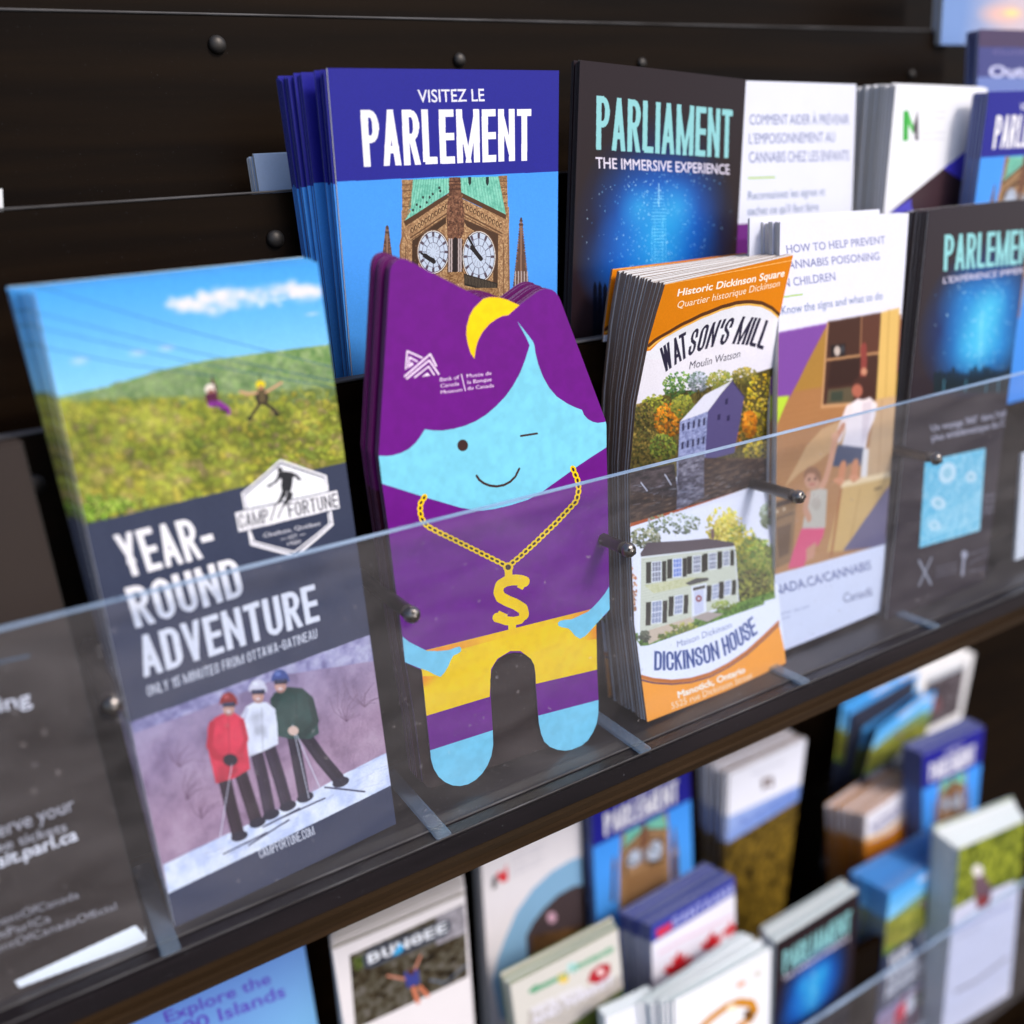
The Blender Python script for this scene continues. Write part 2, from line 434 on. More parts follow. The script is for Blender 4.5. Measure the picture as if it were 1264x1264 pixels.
    def ell(self, c, rx, ry, col, rot=0.0, alpha=1.0, n=26):
        cr, sr = math.cos(math.radians(rot)), math.sin(math.radians(rot))
        self.poly([(c[0]+rx*math.cos(t)*cr-ry*math.sin(t)*sr, c[1]+rx*math.cos(t)*sr+ry*math.sin(t)*cr)
                   for t in np.linspace(0, 2*math.pi, n, endpoint=False)], col, alpha)
    def glow(self, c, rx, ry, col, power=2.0, amt=1.0):
        a = np.array(self.m(c)); bx = np.array(self.m((c[0]+rx, c[1]))); by = np.array(self.m((c[0], c[1]+ry)))
        rx_, ry_ = abs(bx[0]-a[0]), abs(by[1]-a[1])
        x0, x1 = int(max(0, a[0]-rx_)), int(min(self.w, a[0]+rx_)); y0, y1 = int(max(0, a[1]-ry_)), int(min(self.h, a[1]+ry_))
        if x1 <= x0 or y1 <= y0: return
        yy, xx = np.mgrid[y0:y1, x0:x1]
        r = np.sqrt(((xx-a[0])/rx_)**2 + ((yy-a[1])/ry_)**2)
        t = (np.clip(1-r, 0, 1)**power * amt)[..., None]
        t = np.clip(t, 0, 1)
        self.a[y0:y1, x0:x1] = self.a[y0:y1, x0:x1]*(1-t) + np.array(col)/255.0*t
    def crowns(self, inside, box, n, cols, s0, s1, seed, dark=(50, 52, 20)):
        """tree crowns from the far row to the near one; each crown dark below, leafy on top"""
        q = random.Random(seed); P = []
        while len(P) < n:
            x, y = q.uniform(box[0], box[2]), q.uniform(box[1], box[3])
            if inside(x, y): P.append((y, x))
        P.sort()
        for y, x in P:
            t = (y-box[1])/(box[3]-box[1]); s = (s0+(s1-s0)*t) * q.uniform(.7, 1.35); col = q.choice(cols)
            self.ell((x, y+s*.25), s*1.05, s*.9, tuple((a*.45+b*.55) for a, b in zip(dark, [v*.62 for v in col])), q.uniform(0, 60), .75, 9)
            for k in range(6):
                a = q.uniform(0, 6.28); r = q.uniform(.1, .75)*s
                f = q.uniform(.80, 1.14)
                self.ell((x+r*math.cos(a), y-s*.15+r*.8*math.sin(a)), s*q.uniform(.18, .4), s*q.uniform(.15, .32), tuple(min(255, v*f) for v in col), q.uniform(0, 90), .75, 6)
    def soften(self, pts, r=3):
        """lens softness of a printed picture"""
        mk, x0, y0 = self.mask([[self.m(p) for p in self.dens(pts)]])
        if mk is None: return
        h, w = mk.shape; b = self.a[y0:y0+h, x0:x0+w].copy()
        for ax in (0, 1):
            for _ in range(2):
                acc = b.copy()
                for k in range(1, r+1): acc += np.roll(b, k, ax) + np.roll(b, -k, ax)
                b = acc / (2*r+1)
        sub_ = self.a[y0:y0+h, x0:x0+w]; sub_[mk] = b[mk]
    def grain(self, amt, cell=3, seed=5):
        """photographic mottling over everything drawn so far"""
        n = fbm(self.h, self.w, cell, 2, seed)
        self.a = np.clip(self.a * (1 + (n[..., None]-.5)*amt), 0, 1)
    def frame(self, p0, p1, pt):
        a, b, c = np.array(self.m(p0)), np.array(self.m(p1)), np.array(self.m(pt))
        return a, b-a, c-a
    def head(self, s, p0, p1, pt, col, aspect=.30, t=.125, gap=.085, arc=0.0):
        """condensed capitals between baseline points p0, p1 with cap top over p0 at pt; arc bends the baseline up"""
        polys, tw = stroke_word(s, aspect, t, gap)
        a, ex, ey = self.frame(p0, p1, pt)
        for P in polys:
            Q = [a + ex*(x/tw) + ey*(y + arc*4*(x/tw)*(1-x/tw)) for x, y in P]
            self.put(*self.mask([Q]), col)
    def text(self, s, p0, p1, pt, col, bold=0.0, alpha=1.0):
        v, ed = glyphs(s, bold)
        if len(ed) == 0: return
        cap = 0.729 * 1.0
        capv = glyphs('H', 0.0)[0][:, 1].max()
        a, ex, ey = self.frame(p0, p1, pt)
        mn, mx = v[:, 0].min(), v[:, 0].max()
        Q = a + np.outer((v[:, 0]-mn)/(mx-mn), ex) + np.outer(v[:, 1]/capv, ey)
        self.put(*self.mask(segs=np.concatenate([Q[ed[:, 0]], Q[ed[:, 1]]], 1)), col, alpha)
    def finish(self, rough=.36, grain=.012, uneven=.03):
        rng = np.random.default_rng(len(self.name))
        self.a *= (1 + (rng.random((self.h, self.w, 1)).astype(np.float32) - .5) * grain * 2)
        np.clip(self.a, 0, 1, out=self.a)
        img = bpy.data.images.new(self.name + '_print', self.w, self.h)
        px = np.ones((self.h, self.w, 4), np.float32); px[..., :3] = self.a[::-1]
        img.pixels.foreach_set(px.ravel()); img.update(); img.pack()
        m, N, L, b = new_mat(self.name + '_print')
        it = N.new('ShaderNodeTexImage'); it.image = img; it.extension = 'EXTEND'
        uv = N.new('ShaderNodeTexCoord'); L.new(uv.outputs['UV'], it.inputs[0])
        no = N.new('ShaderNodeTexNoise'); no.inputs['Scale'].default_value = 60; no.inputs['Detail'].default_value = 6
        L.new(uv.outputs['Object'], no.inputs['Vector'])
        mr = N.new('ShaderNodeMapRange'); mr.inputs['To Min'].default_value = .93 - uneven; mr.inputs['To Max'].default_value = .93 + uneven
        L.new(no.outputs[0], mr.inputs['Value'])
        mu = N.new('ShaderNodeMixRGB'); mu.blend_type = 'MULTIPLY'; mu.inputs[0].default_value = 1
        L.new(it.outputs[0], mu.inputs[1]); L.new(mr.outputs[0], mu.inputs[2]); L.new(mu.outputs[0], b.inputs['Base Color'])
        b.inputs['Roughness'].default_value = rough; b.inputs['Specular IOR Level'].default_value = .18
        bp = N.new('ShaderNodeBump'); bp.inputs['Strength'].default_value = .05; bp.inputs['Distance'].default_value = .0004
        L.new(no.outputs[0], bp.inputs['Height']); L.new(bp.outputs[0], b.inputs['Normal'])
        self.a = None
        return m
# ------------------------------------------------------------------ leaflets
rnd = random.Random(7)
def slab_grid(L, R, off, t, cols, bow):
    """L, R: per-row rack points; returns verts/faces/uvs/material ids of one closed sheet"""
    nr = len(L); V = []; F = []; U = []; Mi = []
    cum = [0.0]
    for i in range(1, nr): cum.append(cum[-1] + np.linalg.norm((L[i]+R[i])/2 - (L[i-1]+R[i-1])/2))
    vf = [c / cum[-1] for c in cum]
    for side in (0, 1):
        for i in range(nr):
            for j in range(cols + 1):
                u = j / cols
                p = L[i]*(1-u) + R[i]*u
                p = p + np.array([0, off[i] + bow*math.sin(math.pi*u) - (t[i] if side else 0), 0])
                V.append(p)
    S = nr * (cols + 1)
    ix = lambda s, i, j: s*S + i*(cols+1) + j
    for i in range(nr-1):
        for j in range(cols):
            F.append((ix(0,i,j), ix(0,i+1,j), ix(0,i+1,j+1), ix(0,i,j+1))); Mi.append(0)
            U.append([(j/cols, 1-vf[i]), (j/cols, 1-vf[i+1]), ((j+1)/cols, 1-vf[i+1]), ((j+1)/cols, 1-vf[i])])
            F.append((ix(1,i,j), ix(1,i,j+1), ix(1,i+1,j+1), ix(1,i+1,j))); Mi.append(2)
            U.append([(0, 0)] * 4)
        for j, fl in ((0, 0), (cols, 1)):
            a, b, c, d = ix(0,i,j), ix(1,i,j), ix(1,i+1,j), ix(0,i+1,j)
            F.append((a, b, c, d) if not fl else (a, d, c, b)); Mi.append(1)
            U.append([(0, vf[i]), (1, vf[i]), (1, vf[i+1]), (0, vf[i+1])] if not fl else [(0, vf[i]), (0, vf[i+1]), (1, vf[i+1]), (1, vf[i])])
    for i, fl in ((0, 1), (nr-1, 0)):
        for j in range(cols):
            a, b, c, d = ix(0,i,j), ix(0,i,j+1), ix(1,i,j+1), ix(1,i,j)
            F.append((a, b, c, d) if fl else (a, d, c, b)); Mi.append(1)
            U.append([(0, j), (0, j+1), (1, j+1), (1, j)] if fl else [(0, j), (1, j), (1, j+1), (0, j+1)])
    return V, F, U, Mi

def leaflet(name, L, R, t, mats, sheets=3, cols=4, bow=0.0004, inner_fan=0.0):
    V = []; F = []; U = []; Mi = []
    org = (L[-1] + R[-1]) / 2
    if not hasattr(t, '__len__'): t = [t] * len(L)
    for s in range(sheets):
        tt = [q / sheets for q in t]
        Ls = [p.copy() for p in L]; Rs = [p.copy() for p in R]
        if s:
            dv = rnd.uniform(-.0006, .0002); dx = rnd.uniform(-.0003, .0003)
            for a in (Ls, Rs):
                for i in range(len(a)): a[i] = a[i] + np.array([dx, 0, dv if i < len(a)-1 else 0])
        v, f, u, mi = slab_grid(Ls, Rs, [-s*q for q in tt], [q*.85 for q in tt], cols, bow)
        b = len(V); V += v; F += [tuple(k+b for k in q) for q in f]; U += u
        Mi += [(2 if (m == 0 and s) else m) for m in mi]
    wv = [W(*p) - W(*org) for p in V]
    o = mesh_obj(name, wv, F, None, uvs=U, mats=mats, fm=Mi)
    o.location = W(*org)
    return o

def rows_from(rows, length=None, w=None):
    """rows: (left px, n, right px, n) -> rack points; length extends the sheet below the last row"""
    L = []; R = []
    for lp, ln, rp, rn in rows:
        r = hit(rp, rn) if rp is not None else None
        l = hit(lp, ln) if lp is not None else None
        if l is None: l = r - np.array([w, (ln-rn), 0])
        if r is None: r = l + np.array([w, (ln-rn), 0])
        L.append(l); R.append(r)
    if length:
        for A in (L, R):
            have = sum(np.linalg.norm(A[i+1]-A[i]) for i in range(len(A)-1))
            d = (A[-1]-A[0]); d = d / np.linalg.norm(d)
            if length > have + .003: A.append(A[-1] + d*(length-have))
    return L, R
def canvas_rows(L, R):
    cum = [0.0]
    for i in range(1, len(L)): cum.append(cum[-1] + np.linalg.norm((L[i]+R[i])/2 - (L[i-1]+R[i-1])/2))
    return [(tuple(proj(l)), tuple(proj(r)), c/cum[-1]) for l, r, c in zip(L, R, cum)]

FLOOR_UP = -0.2732
def stack(name, cat, label, L, R, mat, edge, group=None, backs=0, back=None, back_label=None, depth=.01, sheets=3, jit=(.0008, .0008), bow=.0004, backmat=None, t0=None, order=None, back_print=None, fill=.8):
    """front leaflet + the ones packed behind it; back = (TLpx, TRpx, n) of the rearmost top edge"""
    nr = len(L)
    hb = [np.linalg.norm((L[i]+R[i])/2-(L[0]+R[0])/2) for i in range(nr)]
    topd = (back[2] + L[0][1]) if back is not None else depth
    t = [max(.0004, (topd*(1-h/hb[-1]) + depth*h/hb[-1]) / max(1, backs) * fill) for h in hb] if backs else depth*.2
    backmat = backmat or M_BACK
    o = leaflet(name, L, R, t, [mat, edge, backmat], sheets=sheets, cols=6, bow=bow)
    tag(o, label, cat, group)
    if not backs: return o
    if back is not None:
        dL = hit(back[0], back[2]) - L[0]; dR = hit(back[1], back[2]) - R[0]
    else:
        dL = np.array([0, -depth, 0]); dR = dL.copy()
    bottom = np.array([0, -depth, 0])
    for k in range(1, backs + 1):
        f = (k) / backs
        if order: f = order(f)
        jx, jv = rnd.uniform(-jit[0], jit[0]), rnd.uniform(-jit[1], jit[1])
        LL = []; RR = []
        for i in range(nr):
            s = hb[i] / hb[-1]
            g = f
            # the front sheet's own curl fades through the stack
            line = L[0] + (L[-1]-L[0])*s; liner = R[0] + (R[-1]-R[0])*s
            a = L[i] + (dL*(1-s) + bottom*s)*g; b = R[i] + (dR*(1-s) + bottom*s)*g
            a = a + (line - L[i]) * np.array([0, .5, 0]) * f; b = b + (liner - R[i]) * np.array([0, .5, 0]) * f
            a = a + np.array([jx, 0, jv]); b = b + np.array([jx, 0, jv])
            LL.append(a); RR.append(b)
        q = leaflet(name, LL, RR, t, [(back_print if back_print and k < backs else mat), edge, backmat], sheets=2 if backs < 16 else 1, cols=2, bow=bow)
        tag(q, back_label, cat, group)
    return o
# ------------------------------------------------------------------ the ground and the display rack
gm = simple('asphalt_paving', (.085, .07, .062), .85, 0, .12)
gv = [(-30, -30, 0), (30, -30, 0), (30, 30, 0), (-30, 30, 0)]
tag(mesh_obj('pavement', gv, [(0, 1, 2, 3)], gm), kind='structure')

rack = bpy.data.objects.new('display_rack', None); link(rack); rack.location = W(.25, -.45, -.30)
bpy.context.view_layer.update()
tag(rack, 'dark brown wooden leaflet display rack with stepped boards and a clear acrylic lip', 'display rack')
XL, XR = -.22, .90
def bx(name, *a, mat=M_BOARD, bevel=.0012): return box_rack(name, *a, mat, rack, bevel)
bx('step_board', XL, .76, -.420, -.410, FLOOR_UP, -.182*.410)
bx('step_board', XL, .76, -.470, -.462, FLOOR_UP, .0205*.462)
bx('step_board', XL, .685, -.513, -.505, FLOOR_UP, .182*.505)
bx('back_board', XL, .712, -.575, -.563, -.3005, .36)
bx('side_board', -.232, -.2205, -.575, -.345, -.34, .36)
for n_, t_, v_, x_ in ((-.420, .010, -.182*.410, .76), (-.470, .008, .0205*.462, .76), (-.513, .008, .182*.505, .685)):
    bx('worn_edge', XL, x_, n_+.0004, n_+t_-.0003, v_+.0002, v_+.0011, mat=M_EDGE_LIGHT, bevel=.0003)  # pale strip paints the light caught by each board's top edge
bx('worn_edge', XL, .76, -.3391, -.3382, FLOOR_UP+.0002, FLOOR_UP+.0007, mat=M_EDGE_LIGHT, bevel=.0002)  # painted highlight along the ledge nosing
bx('worn_edge', XL, .76, -.3480, -.3468, FLOOR_UP+.0002, FLOOR_UP+.0008, mat=M_EDGE_LIGHT, bevel=.0002)  # painted bright line at the lip's foot, partly dust
bx('pocket_floor', XL, .76, -.4095, -.3385, FLOOR_UP-.012, FLOOR_UP, mat=M_LEDGE, bevel=.0015)
bx('pocket_floor', XL, .76, -.4615, -.4205, -.19, -.182)
bx('pocket_floor', XL, .76, -.5045, -.4705, -.155, -.147)
bx('ledge_moulding', XL, .76, -.352, -.3375, FLOOR_UP-.0215, FLOOR_UP-.0125, mat=M_BROWN, bevel=.0035)
bx('ledge_moulding', XL, .76, -.56, -.345, FLOOR_UP-.030, FLOOR_UP-.0218, mat=M_BROWN, bevel=.002)
# lower cabinet
bx('back_board', XL, 1.6, -.70, -.69, -1.3, .36)
bx('step_board', XL, .96, -.490, -.482, -.95, -.70)
bx('step_board', XL, .96, -.540, -.532, -.95, -.72)
bx('step_board', XL, .96, -.655, -.647, -.95, -.66)
bx('pocket_floor', XL, .98, -.69, -.40, -.97, -.951)
# clear lips: sheet and its frosted sawn top edge
def clear_lip(x0, x1, n, v0, v1, t=.003):
    box_rack('clear_lip', x0, x1, n - t, n, v0, v1 - .0006, M_ACR, rack)
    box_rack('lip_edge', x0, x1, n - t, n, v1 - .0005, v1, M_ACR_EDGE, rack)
NA = -.348
clear_lip(XL, .745, NA, FLOOR_UP + .0002, -.3645 * .348)
clear_lip(.0, .84, -.43, -.82, -1.556 * .43)
for px in ((140, 872), (510, 760), (778, 680), (988, 614), (1158, 567)):
    h = hit(px, .3455)
    c = W(h[0], -.3455, h[2])
    # rod from the step board to the lip
    def turned(name, prof, mat, parent, seg=28):
        V = []; F = []
        for (r, n) in prof:
            for k in range(seg):
                a = 2*math.pi*k/seg
                V.append(W(h[0] + r*math.cos(a), n, h[2] + r*math.sin(a)) - c)
        for i in range(len(prof)-1):
            for k in range(seg):
                F.append((i*seg+k, i*seg+(k+1) % seg, (i+1)*seg+(k+1) % seg, (i+1)*seg+k))
        F.append(tuple(range(seg))); F.append(tuple(range((len(prof)-1)*seg, len(prof)*seg))[::-1])
        o = mesh_obj(name, V, F, mat, parent, smooth=True)
        for p in o.data.polygons:
            if len(p.vertices) > 4: p.use_smooth = False
        return o
    rod = turned('spacer_rod', [(.0032, -.4098), (.0034, -.405), (.0031, -.395), (.0031, -.3516)], M_ROD, rack)
    rod.location = c - rack.location
    sc = turned('screw_head', [(.0037, -.3478), (.0038, -.3468), (.0036, -.3458), (.0031, -.3448), (.0022, -.3441), (.0010, -.3438), (.0001, -.3437)], M_SCREW, rod)
    ang = rnd.uniform(0, 1.5)
    for q in (0, 1):
        ca, sa = math.cos(ang + q*math.pi/2), math.sin(ang + q*math.pi/2)
        V = []; F = []
        for (a, b) in ((-.0026, -.00068), (.0026, -.00068), (.0026, .00068), (-.0026, .00068)):
            V.append(W(h[0] + a*ca - b*sa, -.34355 - (a*a)*55, h[2] + a*sa + b*ca) - c)
        for (a, b) in ((-.0026, -.00068), (.0026, -.00068), (.0026, .00068), (-.0026, .00068)):
            V.append(W(h[0] + a*ca - b*sa, -.3452, h[2] + a*sa + b*ca) - c)
        mesh_obj('cross_slot', V, [(0, 1, 2, 3), (0, 4, 5, 1), (1, 5, 6, 2), (2, 6, 7, 3), (3, 7, 4, 0)], M_SLOT, rod)
    # frosted floor tab between two pockets
    tb = box_rack('floor_tab', h[0]-.0038, h[0]+.0038, -.402, -.3385, FLOOR_UP + .0003, FLOOR_UP + .0022, M_TAB, rack, .0006)
# domed bolts on the boards
for px, n, r in (((268, 55), .5045, .0042), ((567, 74), .5045, .0036), ((792, 78), .5045, .0030), ((1125, 92), .5045, .0030), ((340, 295), .4615, .0042), ((43, 598), .4095, .0042)):
    h = hit(px, n); c = W(*h); V = []; F = []; seg = 22
    prof = [(1, 0), (1.0, .18), (.86, .42), (.55, .62), (.2, .7), (.02, .71)]
    for a_, b_ in prof:
        for k in range(seg):
            a = 2*math.pi*k/seg
            V.append(W(h[0] + r*a_*math.cos(a), h[1] + r*b_, h[2] + r*a_*math.sin(a)) - c)
    for i in range(len(prof)-1):
        for k in range(seg): F.append((i*seg+k, i*seg+(k+1) % seg, (i+1)*seg+(k+1) % seg, (i+1)*seg+k))
    F.append(tuple(range((len(prof)-1)*seg, len(prof)*seg)))
    b = mesh_obj('bolt', V, F, M_BOLT, rack, smooth=True); b.location = c - rack.location
# ------------------------------------------------------------------ front row: grey ticket leaflet at the far left
L, R = rows_from([(None, .374, (25, 548), .374), (None, .3535, (181, 1160), .3535)], w=.104)
c = Canvas('ticket', canvas_rows(L, R), 500, bg=(50, 41, 37))
c.at(0, 760, 2.508)
c.text('Building', (-190, 345), (100, 272), (-203, 300), (235, 230, 235), .012)
c.poly([(-250, 190), (90, 118), (94, 128), (-250, 204)], (66, 90, 112), .8)
c.text('Reserve your', (-96, 718), (232, 600), (-106, 676), (190, 185, 190), .004)
c.text('free tickets', (-50, 745), (208, 664), (-56, 716), (190, 185, 190), .004)
c.text('visit.parl.ca', (-52, 796), (242, 692), (-60, 758), (240, 236, 240), .02)
c.text('ParliamentOfCanada', (-130, 1003), (245, 872), (-136, 980), (165, 160, 165))
c.text('VisitParlCa', (-70, 1022), (158, 945), (-76, 998), (165, 160, 165))
c.text('ParliamentOfCanadaOfficial', (-160, 1095), (362, 908), (-166, 1072), (165, 160, 165))
c.poly([(45, 1130), (420, 958), (462, 1004), (60, 1150)], (255, 255, 255))  # white foot bar, its direct sunlight painted in as bright print
stack('ticket_leaflet', 'leaflet', 'dark grey leaflet about reserving free tickets, white bar painted sun-bright at its foot, far left', L, R, c.finish(), E_DARK,
      'grey ticket leaflets', backs=6, depth=.010, backmat=M_SLOT, back_label='dark grey leaflet packed behind the ticket leaflet at the far left')

# ------------------------------------------------------------------ front row: zipline and ski leaflet
SK = (74, 160, 232)
L, R = rows_from([((41, 359), .372, (392, 323), .372), ((217, 1146), .3540, (489, 1017), .3605)])
c = Canvas('adventure', canvas_rows(L, R), 1000, bg=(56, 62, 84))
c.at(0, 300, 2.528)
c.grad([(80, 100), (1010, 20), (1060, 500), (150, 560)], (62, 155, 236), (136, 204, 246), (500, 80), (560, 450))
for i, (x, y, rx, ry) in enumerate([(600, 185, 80, 24), (680, 170, 90, 28), (760, 162, 95, 30), (850, 152, 100, 34), (930, 148, 80, 26), (640, 205, 60, 20), (435, 346, 40, 16), (525, 330, 36, 16), (975, 222, 30, 10), (250, 372, 40, 18)]):
    c.glow((x, y), rx, ry, (232, 222, 240), 1.0, .5)
rs = random.Random(8)
for k in range(120):
    t = rs.random(); x = 530+t*460; y = 196-t*46+rs.gauss(0, 8+10*math.sin(t*3.1)); r = rs.uniform(9, 26)
    c.glow((x, y), r*1.3, r, (238, 228, 244), .9, .42)
c.tex([(160, 492), (330, 455), (500, 402), (650, 368), (820, 345), (1040, 316), (1075, 480), (600, 520), (150, 520)], [(62, 104, 46), (98, 140, 60), (140, 165, 92), (160, 178, 120)], 14, 5, 3)
c.tex([(160, 500), (400, 474), (600, 482), (800, 456), (1070, 440), (1100, 700), (270, 900)], [(96, 104, 34), (136, 146, 44), (170, 172, 58), (190, 186, 84)], 30, 5, 11, .7)
rs = random.Random(3)
HILL = [(112, 138, 88), (126, 150, 96), (138, 160, 108), (104, 128, 84), (150, 168, 120)]
c.crowns(lambda x, y: y > 492-(x-160)*.13 - max(0, 60-abs(x-620)*.15) and y < 520 and y > 330 + max(0, (560-x))*.38 , (170, 330, 1065, 500), 420, HILL, 7, 11, 41, (90, 120, 70))
SPR = [(184, 190, 60), (168, 180, 56), (196, 188, 66), (146, 164, 56), (176, 158, 88), (158, 132, 104), (206, 202, 90), (124, 146, 56), (190, 172, 62), (160, 176, 64)]
edge_ = lambda x: 893 - (x-255)*.249
c.crowns(lambda x, y: y > 505-(x-170)*.05 and y < edge_(x)-6, (180, 470, 1095, 880), 620, SPR, 10, 34, 42, (96, 98, 40))
c.tex([(165, 500), (600, 480), (1075, 440), (1100, 700), (262, 890)], [(70, 84, 30), (150, 150, 60), (214, 208, 110)], 110, 3, 77, .6, alpha=.30)
c.tex([(160, 494), (330, 455), (500, 402), (650, 368), (820, 345), (1040, 316), (1072, 450), (600, 484), (165, 500)], [(96, 128, 84), (132, 158, 112), (160, 180, 136)], 50, 4, 78, .6, alpha=.55)
for k in range(520):
    x = rs.uniform(200, 1085); y = rs.uniform(505, 870)
    if y > edge_(x)-4: continue
    l = rs.uniform(6, 24); c.line([(x, y), (x+rs.uniform(-3, 3), y-l)], 1.4, rs.choice([(104, 96, 50), (190, 186, 120), (84, 80, 40), (214, 206, 140), (128, 104, 76)]), .4)
c.soften([(60, 60), (1060, 20), (1090, 690), (255, 895)], 1)
for k in range(150):
    x = rs.uniform(200, 1080); y = rs.uniform(600, 850)
    if y > 850 - (x-260)*.245: continue
    c.line([(x, y), (x+rs.uniform(-3, 3), y-rs.uniform(12, 38))], 1.1, rs.choice([(150, 132, 100), (80, 70, 40), (186, 172, 120)]), .45)
c.tex([(275, 880), (250, 850), (300, 838), (350, 812), (400, 806), (430, 830)], [(90, 140, 30), (160, 200, 70), (200, 220, 110)], 12, 4, 9, alpha=.8)
c.crowns(lambda x, y: y > 800 and y < edge_(x)-4, (262, 800, 460, 880), 50, [(150, 196, 60), (120, 170, 44), (190, 214, 96)], 9, 14, 44)
for a, b in (((100, 130), (1060, 395)), ((100, 215), (1070, 440)), ((100, 262), (1070, 460)), ((110, 325), (680, 420))):
    mid = ((a[0]+b[0])/2, (a[1]+b[1])/2+10)
    c.line([a, mid, b], 2.6, (50, 92, 120))
# the two riders
c.line([(668, 418), (665, 446)], 4, (60, 40, 50)); c.ell((662, 460), 18, 17, (226, 216, 204)); c.ell((664, 470), 12, 10, (150, 100, 84))
c.poly([(648, 474), (680, 470), (688, 500), (676, 520), (652, 506), (644, 486)], (86, 34, 60)); c.line([(660, 508), (690, 504), (716, 522), (718, 534)], 17, (138, 52, 146)); c.line([(666, 500), (700, 520)], 12, (110, 40, 120)); c.line([(682, 476), (676, 446), (668, 430)], 8, (96, 50, 60)); c.line([(700, 528), (714, 530)], 9, (40, 30, 36))
c.line([(814, 414), (816, 440)], 4, (50, 50, 40)); c.ell((817, 446), 15, 14, (222, 200, 30)); c.ell((819, 456), 9, 8, (170, 120, 90)); c.poly([(802, 464), (836, 460), (844, 484), (838, 508), (808, 512), (800, 486)], (58, 50, 38)); c.poly([(812, 466), (830, 464), (832, 500), (814, 502)], (96, 82, 56))
c.line([(806, 470), (780, 474), (754, 468)], 9, (200, 156, 122)); c.line([(834, 468), (858, 454), (882, 438)], 9, (200, 156, 122))
c.line([(814, 506), (800, 526), (784, 550)], 12, (54, 46, 38)); c.line([(832, 504), (852, 518), (866, 536)], 12, (54, 46, 38)); c.ell((783, 552), 8, 6, (30, 28, 26)); c.ell((868, 538), 8, 6, (30, 28, 26))
c.poly([(255, 893), (1085, 686), (1085, 760), (1170, 1220), (360, 1450)], (56, 62, 84))
WT = (236, 234, 240)
c.head('YEAR-', (400, 1056), (686, 978), (357, 925), WT, .27, .15, .075)
c.head('ROUND', (428, 1214), (768, 1105), (392, 1090), WT, .27, .15, .075)
c.at(0, 700, 2.2414)
c.head('ADVENTURE', (402, 316), (888, 152), (378, 206), WT, .27, .15, .07)
c.head('ONLY 15 MINUTES FROM OTTAWA-GATINEAU', (413, 368), (881, 200), (408, 340), WT, .36, .115, .12)
# badge
c.at(280, 560, 8.427)
hexo = [(570, 75), (1045, 240), (1118, 760), (735, 1095), (262, 975), (168, 432)]
c.poly(hexo, WT); c.poly([(572, 102), (1022, 258), (1092, 748), (726, 1064), (284, 950), (192, 440)], (52, 58, 80))
c.poly([(575, 122), (1018, 272), (1045, 420), (228, 596), (204, 450)], (240, 240, 246))
c.line([(262, 840), (300, 938), (716, 1040), (1076, 744), (1062, 640)], 6, WT)
c.poly([(92, 624), (1160, 384), (1190, 588), (132, 848)], (52, 58, 80)); c.poly([(102, 636), (1152, 396), (1180, 580), (140, 836)], WT)
c.head('CAMP', (150, 806), (452, 735), (130, 655), (40, 42, 52), .30, .11, .1)
c.head('FORTUNE', (664, 682), (1166, 566), (640, 535), (40, 42, 52), .30, .11, .1)
c.text('Chelsea, Québec', (398, 892), (985, 755), (390, 852), WT, 0)
c.text('EST', (660, 908), (752, 886), (654, 874), WT); c.line([(572, 912), (632, 898)], 2, WT); c.line([(768, 866), (826, 852)], 2, WT)
c.text('1920', (648, 976), (782, 944), (642, 944), WT)
DK = (44, 44, 50)
c.ell((566, 182), 27, 26, DK); c.poly([(540, 215), (600, 196), (690, 206), (700, 260), (690, 350), (680, 400), (590, 420), (575, 350), (585, 290), (545, 240)], DK)
c.poly([(545, 215), (590, 250), (530, 320), (470, 352), (432, 366), (428, 345), (500, 310), (535, 265)], DK)
c.poly([(680, 205), (740, 230), (782, 280), (770, 296), (740, 285), (725, 256), (690, 262)], DK)
c.poly([(590, 400), (640, 400), (630, 450), (560, 540), (520, 550), (560, 480)], DK); c.poly([(650, 390), (700, 430), (690, 480), (610, 570), (590, 560), (620, 500)], DK)
c.line([(520, 540), (470, 712)], 5, DK); c.line([(600, 560), (560, 640), (545, 690)], 5, DK); c.line([(780, 285), (880, 262)], 1.6, DK); c.line([(430, 355), (540, 392)], 1.6, DK)
# ski photo
c.at(0, 700, 2.2414)
c.grad([(362, 440), (1030, 188), (1086, 602), (464, 908)], (150, 142, 178), (176, 140, 160), (560, 340), (640, 620))
c.tex([(362, 440), (1030, 188), (1086, 602), (464, 908)], [(92, 66, 92), (146, 116, 140), (178, 146, 166), (206, 178, 194)], 90, 5, 5, .55, alpha=.38)
c.tex([(362, 440), (1030, 188), (1040, 262), (800, 300), (560, 400), (372, 470)], [(110, 108, 152), (168, 166, 204), (206, 206, 228)], 34, 4, 15, .5, alpha=.7)
for k in range(420):
    x = rs.uniform(385, 1075); y = rs.uniform(330, 800)
    if y > 835 - (x-455)*.5 or y < 500-(x-362)*.37: continue
    c.line([(x, y), (x+rs.uniform(-5, 7), y-rs.uniform(12, 40)), (x+rs.uniform(-9, 9), y-rs.uniform(35, 60))], rs.choice([1.0, 1.6]), rs.choice([(110, 74, 100), (96, 66, 90), (212, 186, 202), (196, 162, 184), (150, 112, 136)]), .32)
for (x, y) in ((520, 650), (500, 560), (960, 430), (1010, 390), (560, 700)):
    for k in range(12):
        a = rs.uniform(-2.6, -.5); l = rs.uniform(30, 90); c.line([(x, y), (x+l*.5*math.cos(a), y+l*.5*math.sin(a)), (x+l*math.cos(a+.3), y+l*math.sin(a+.3))], 1.5, (88, 56, 78), .6)
c.tex([(452, 828), (600, 755), (800, 660), (950, 575), (1080, 510), (1086, 604), (466, 908)], [(206, 214, 240), (230, 234, 248), (246, 246, 252)], 40, 3, 8, .4)
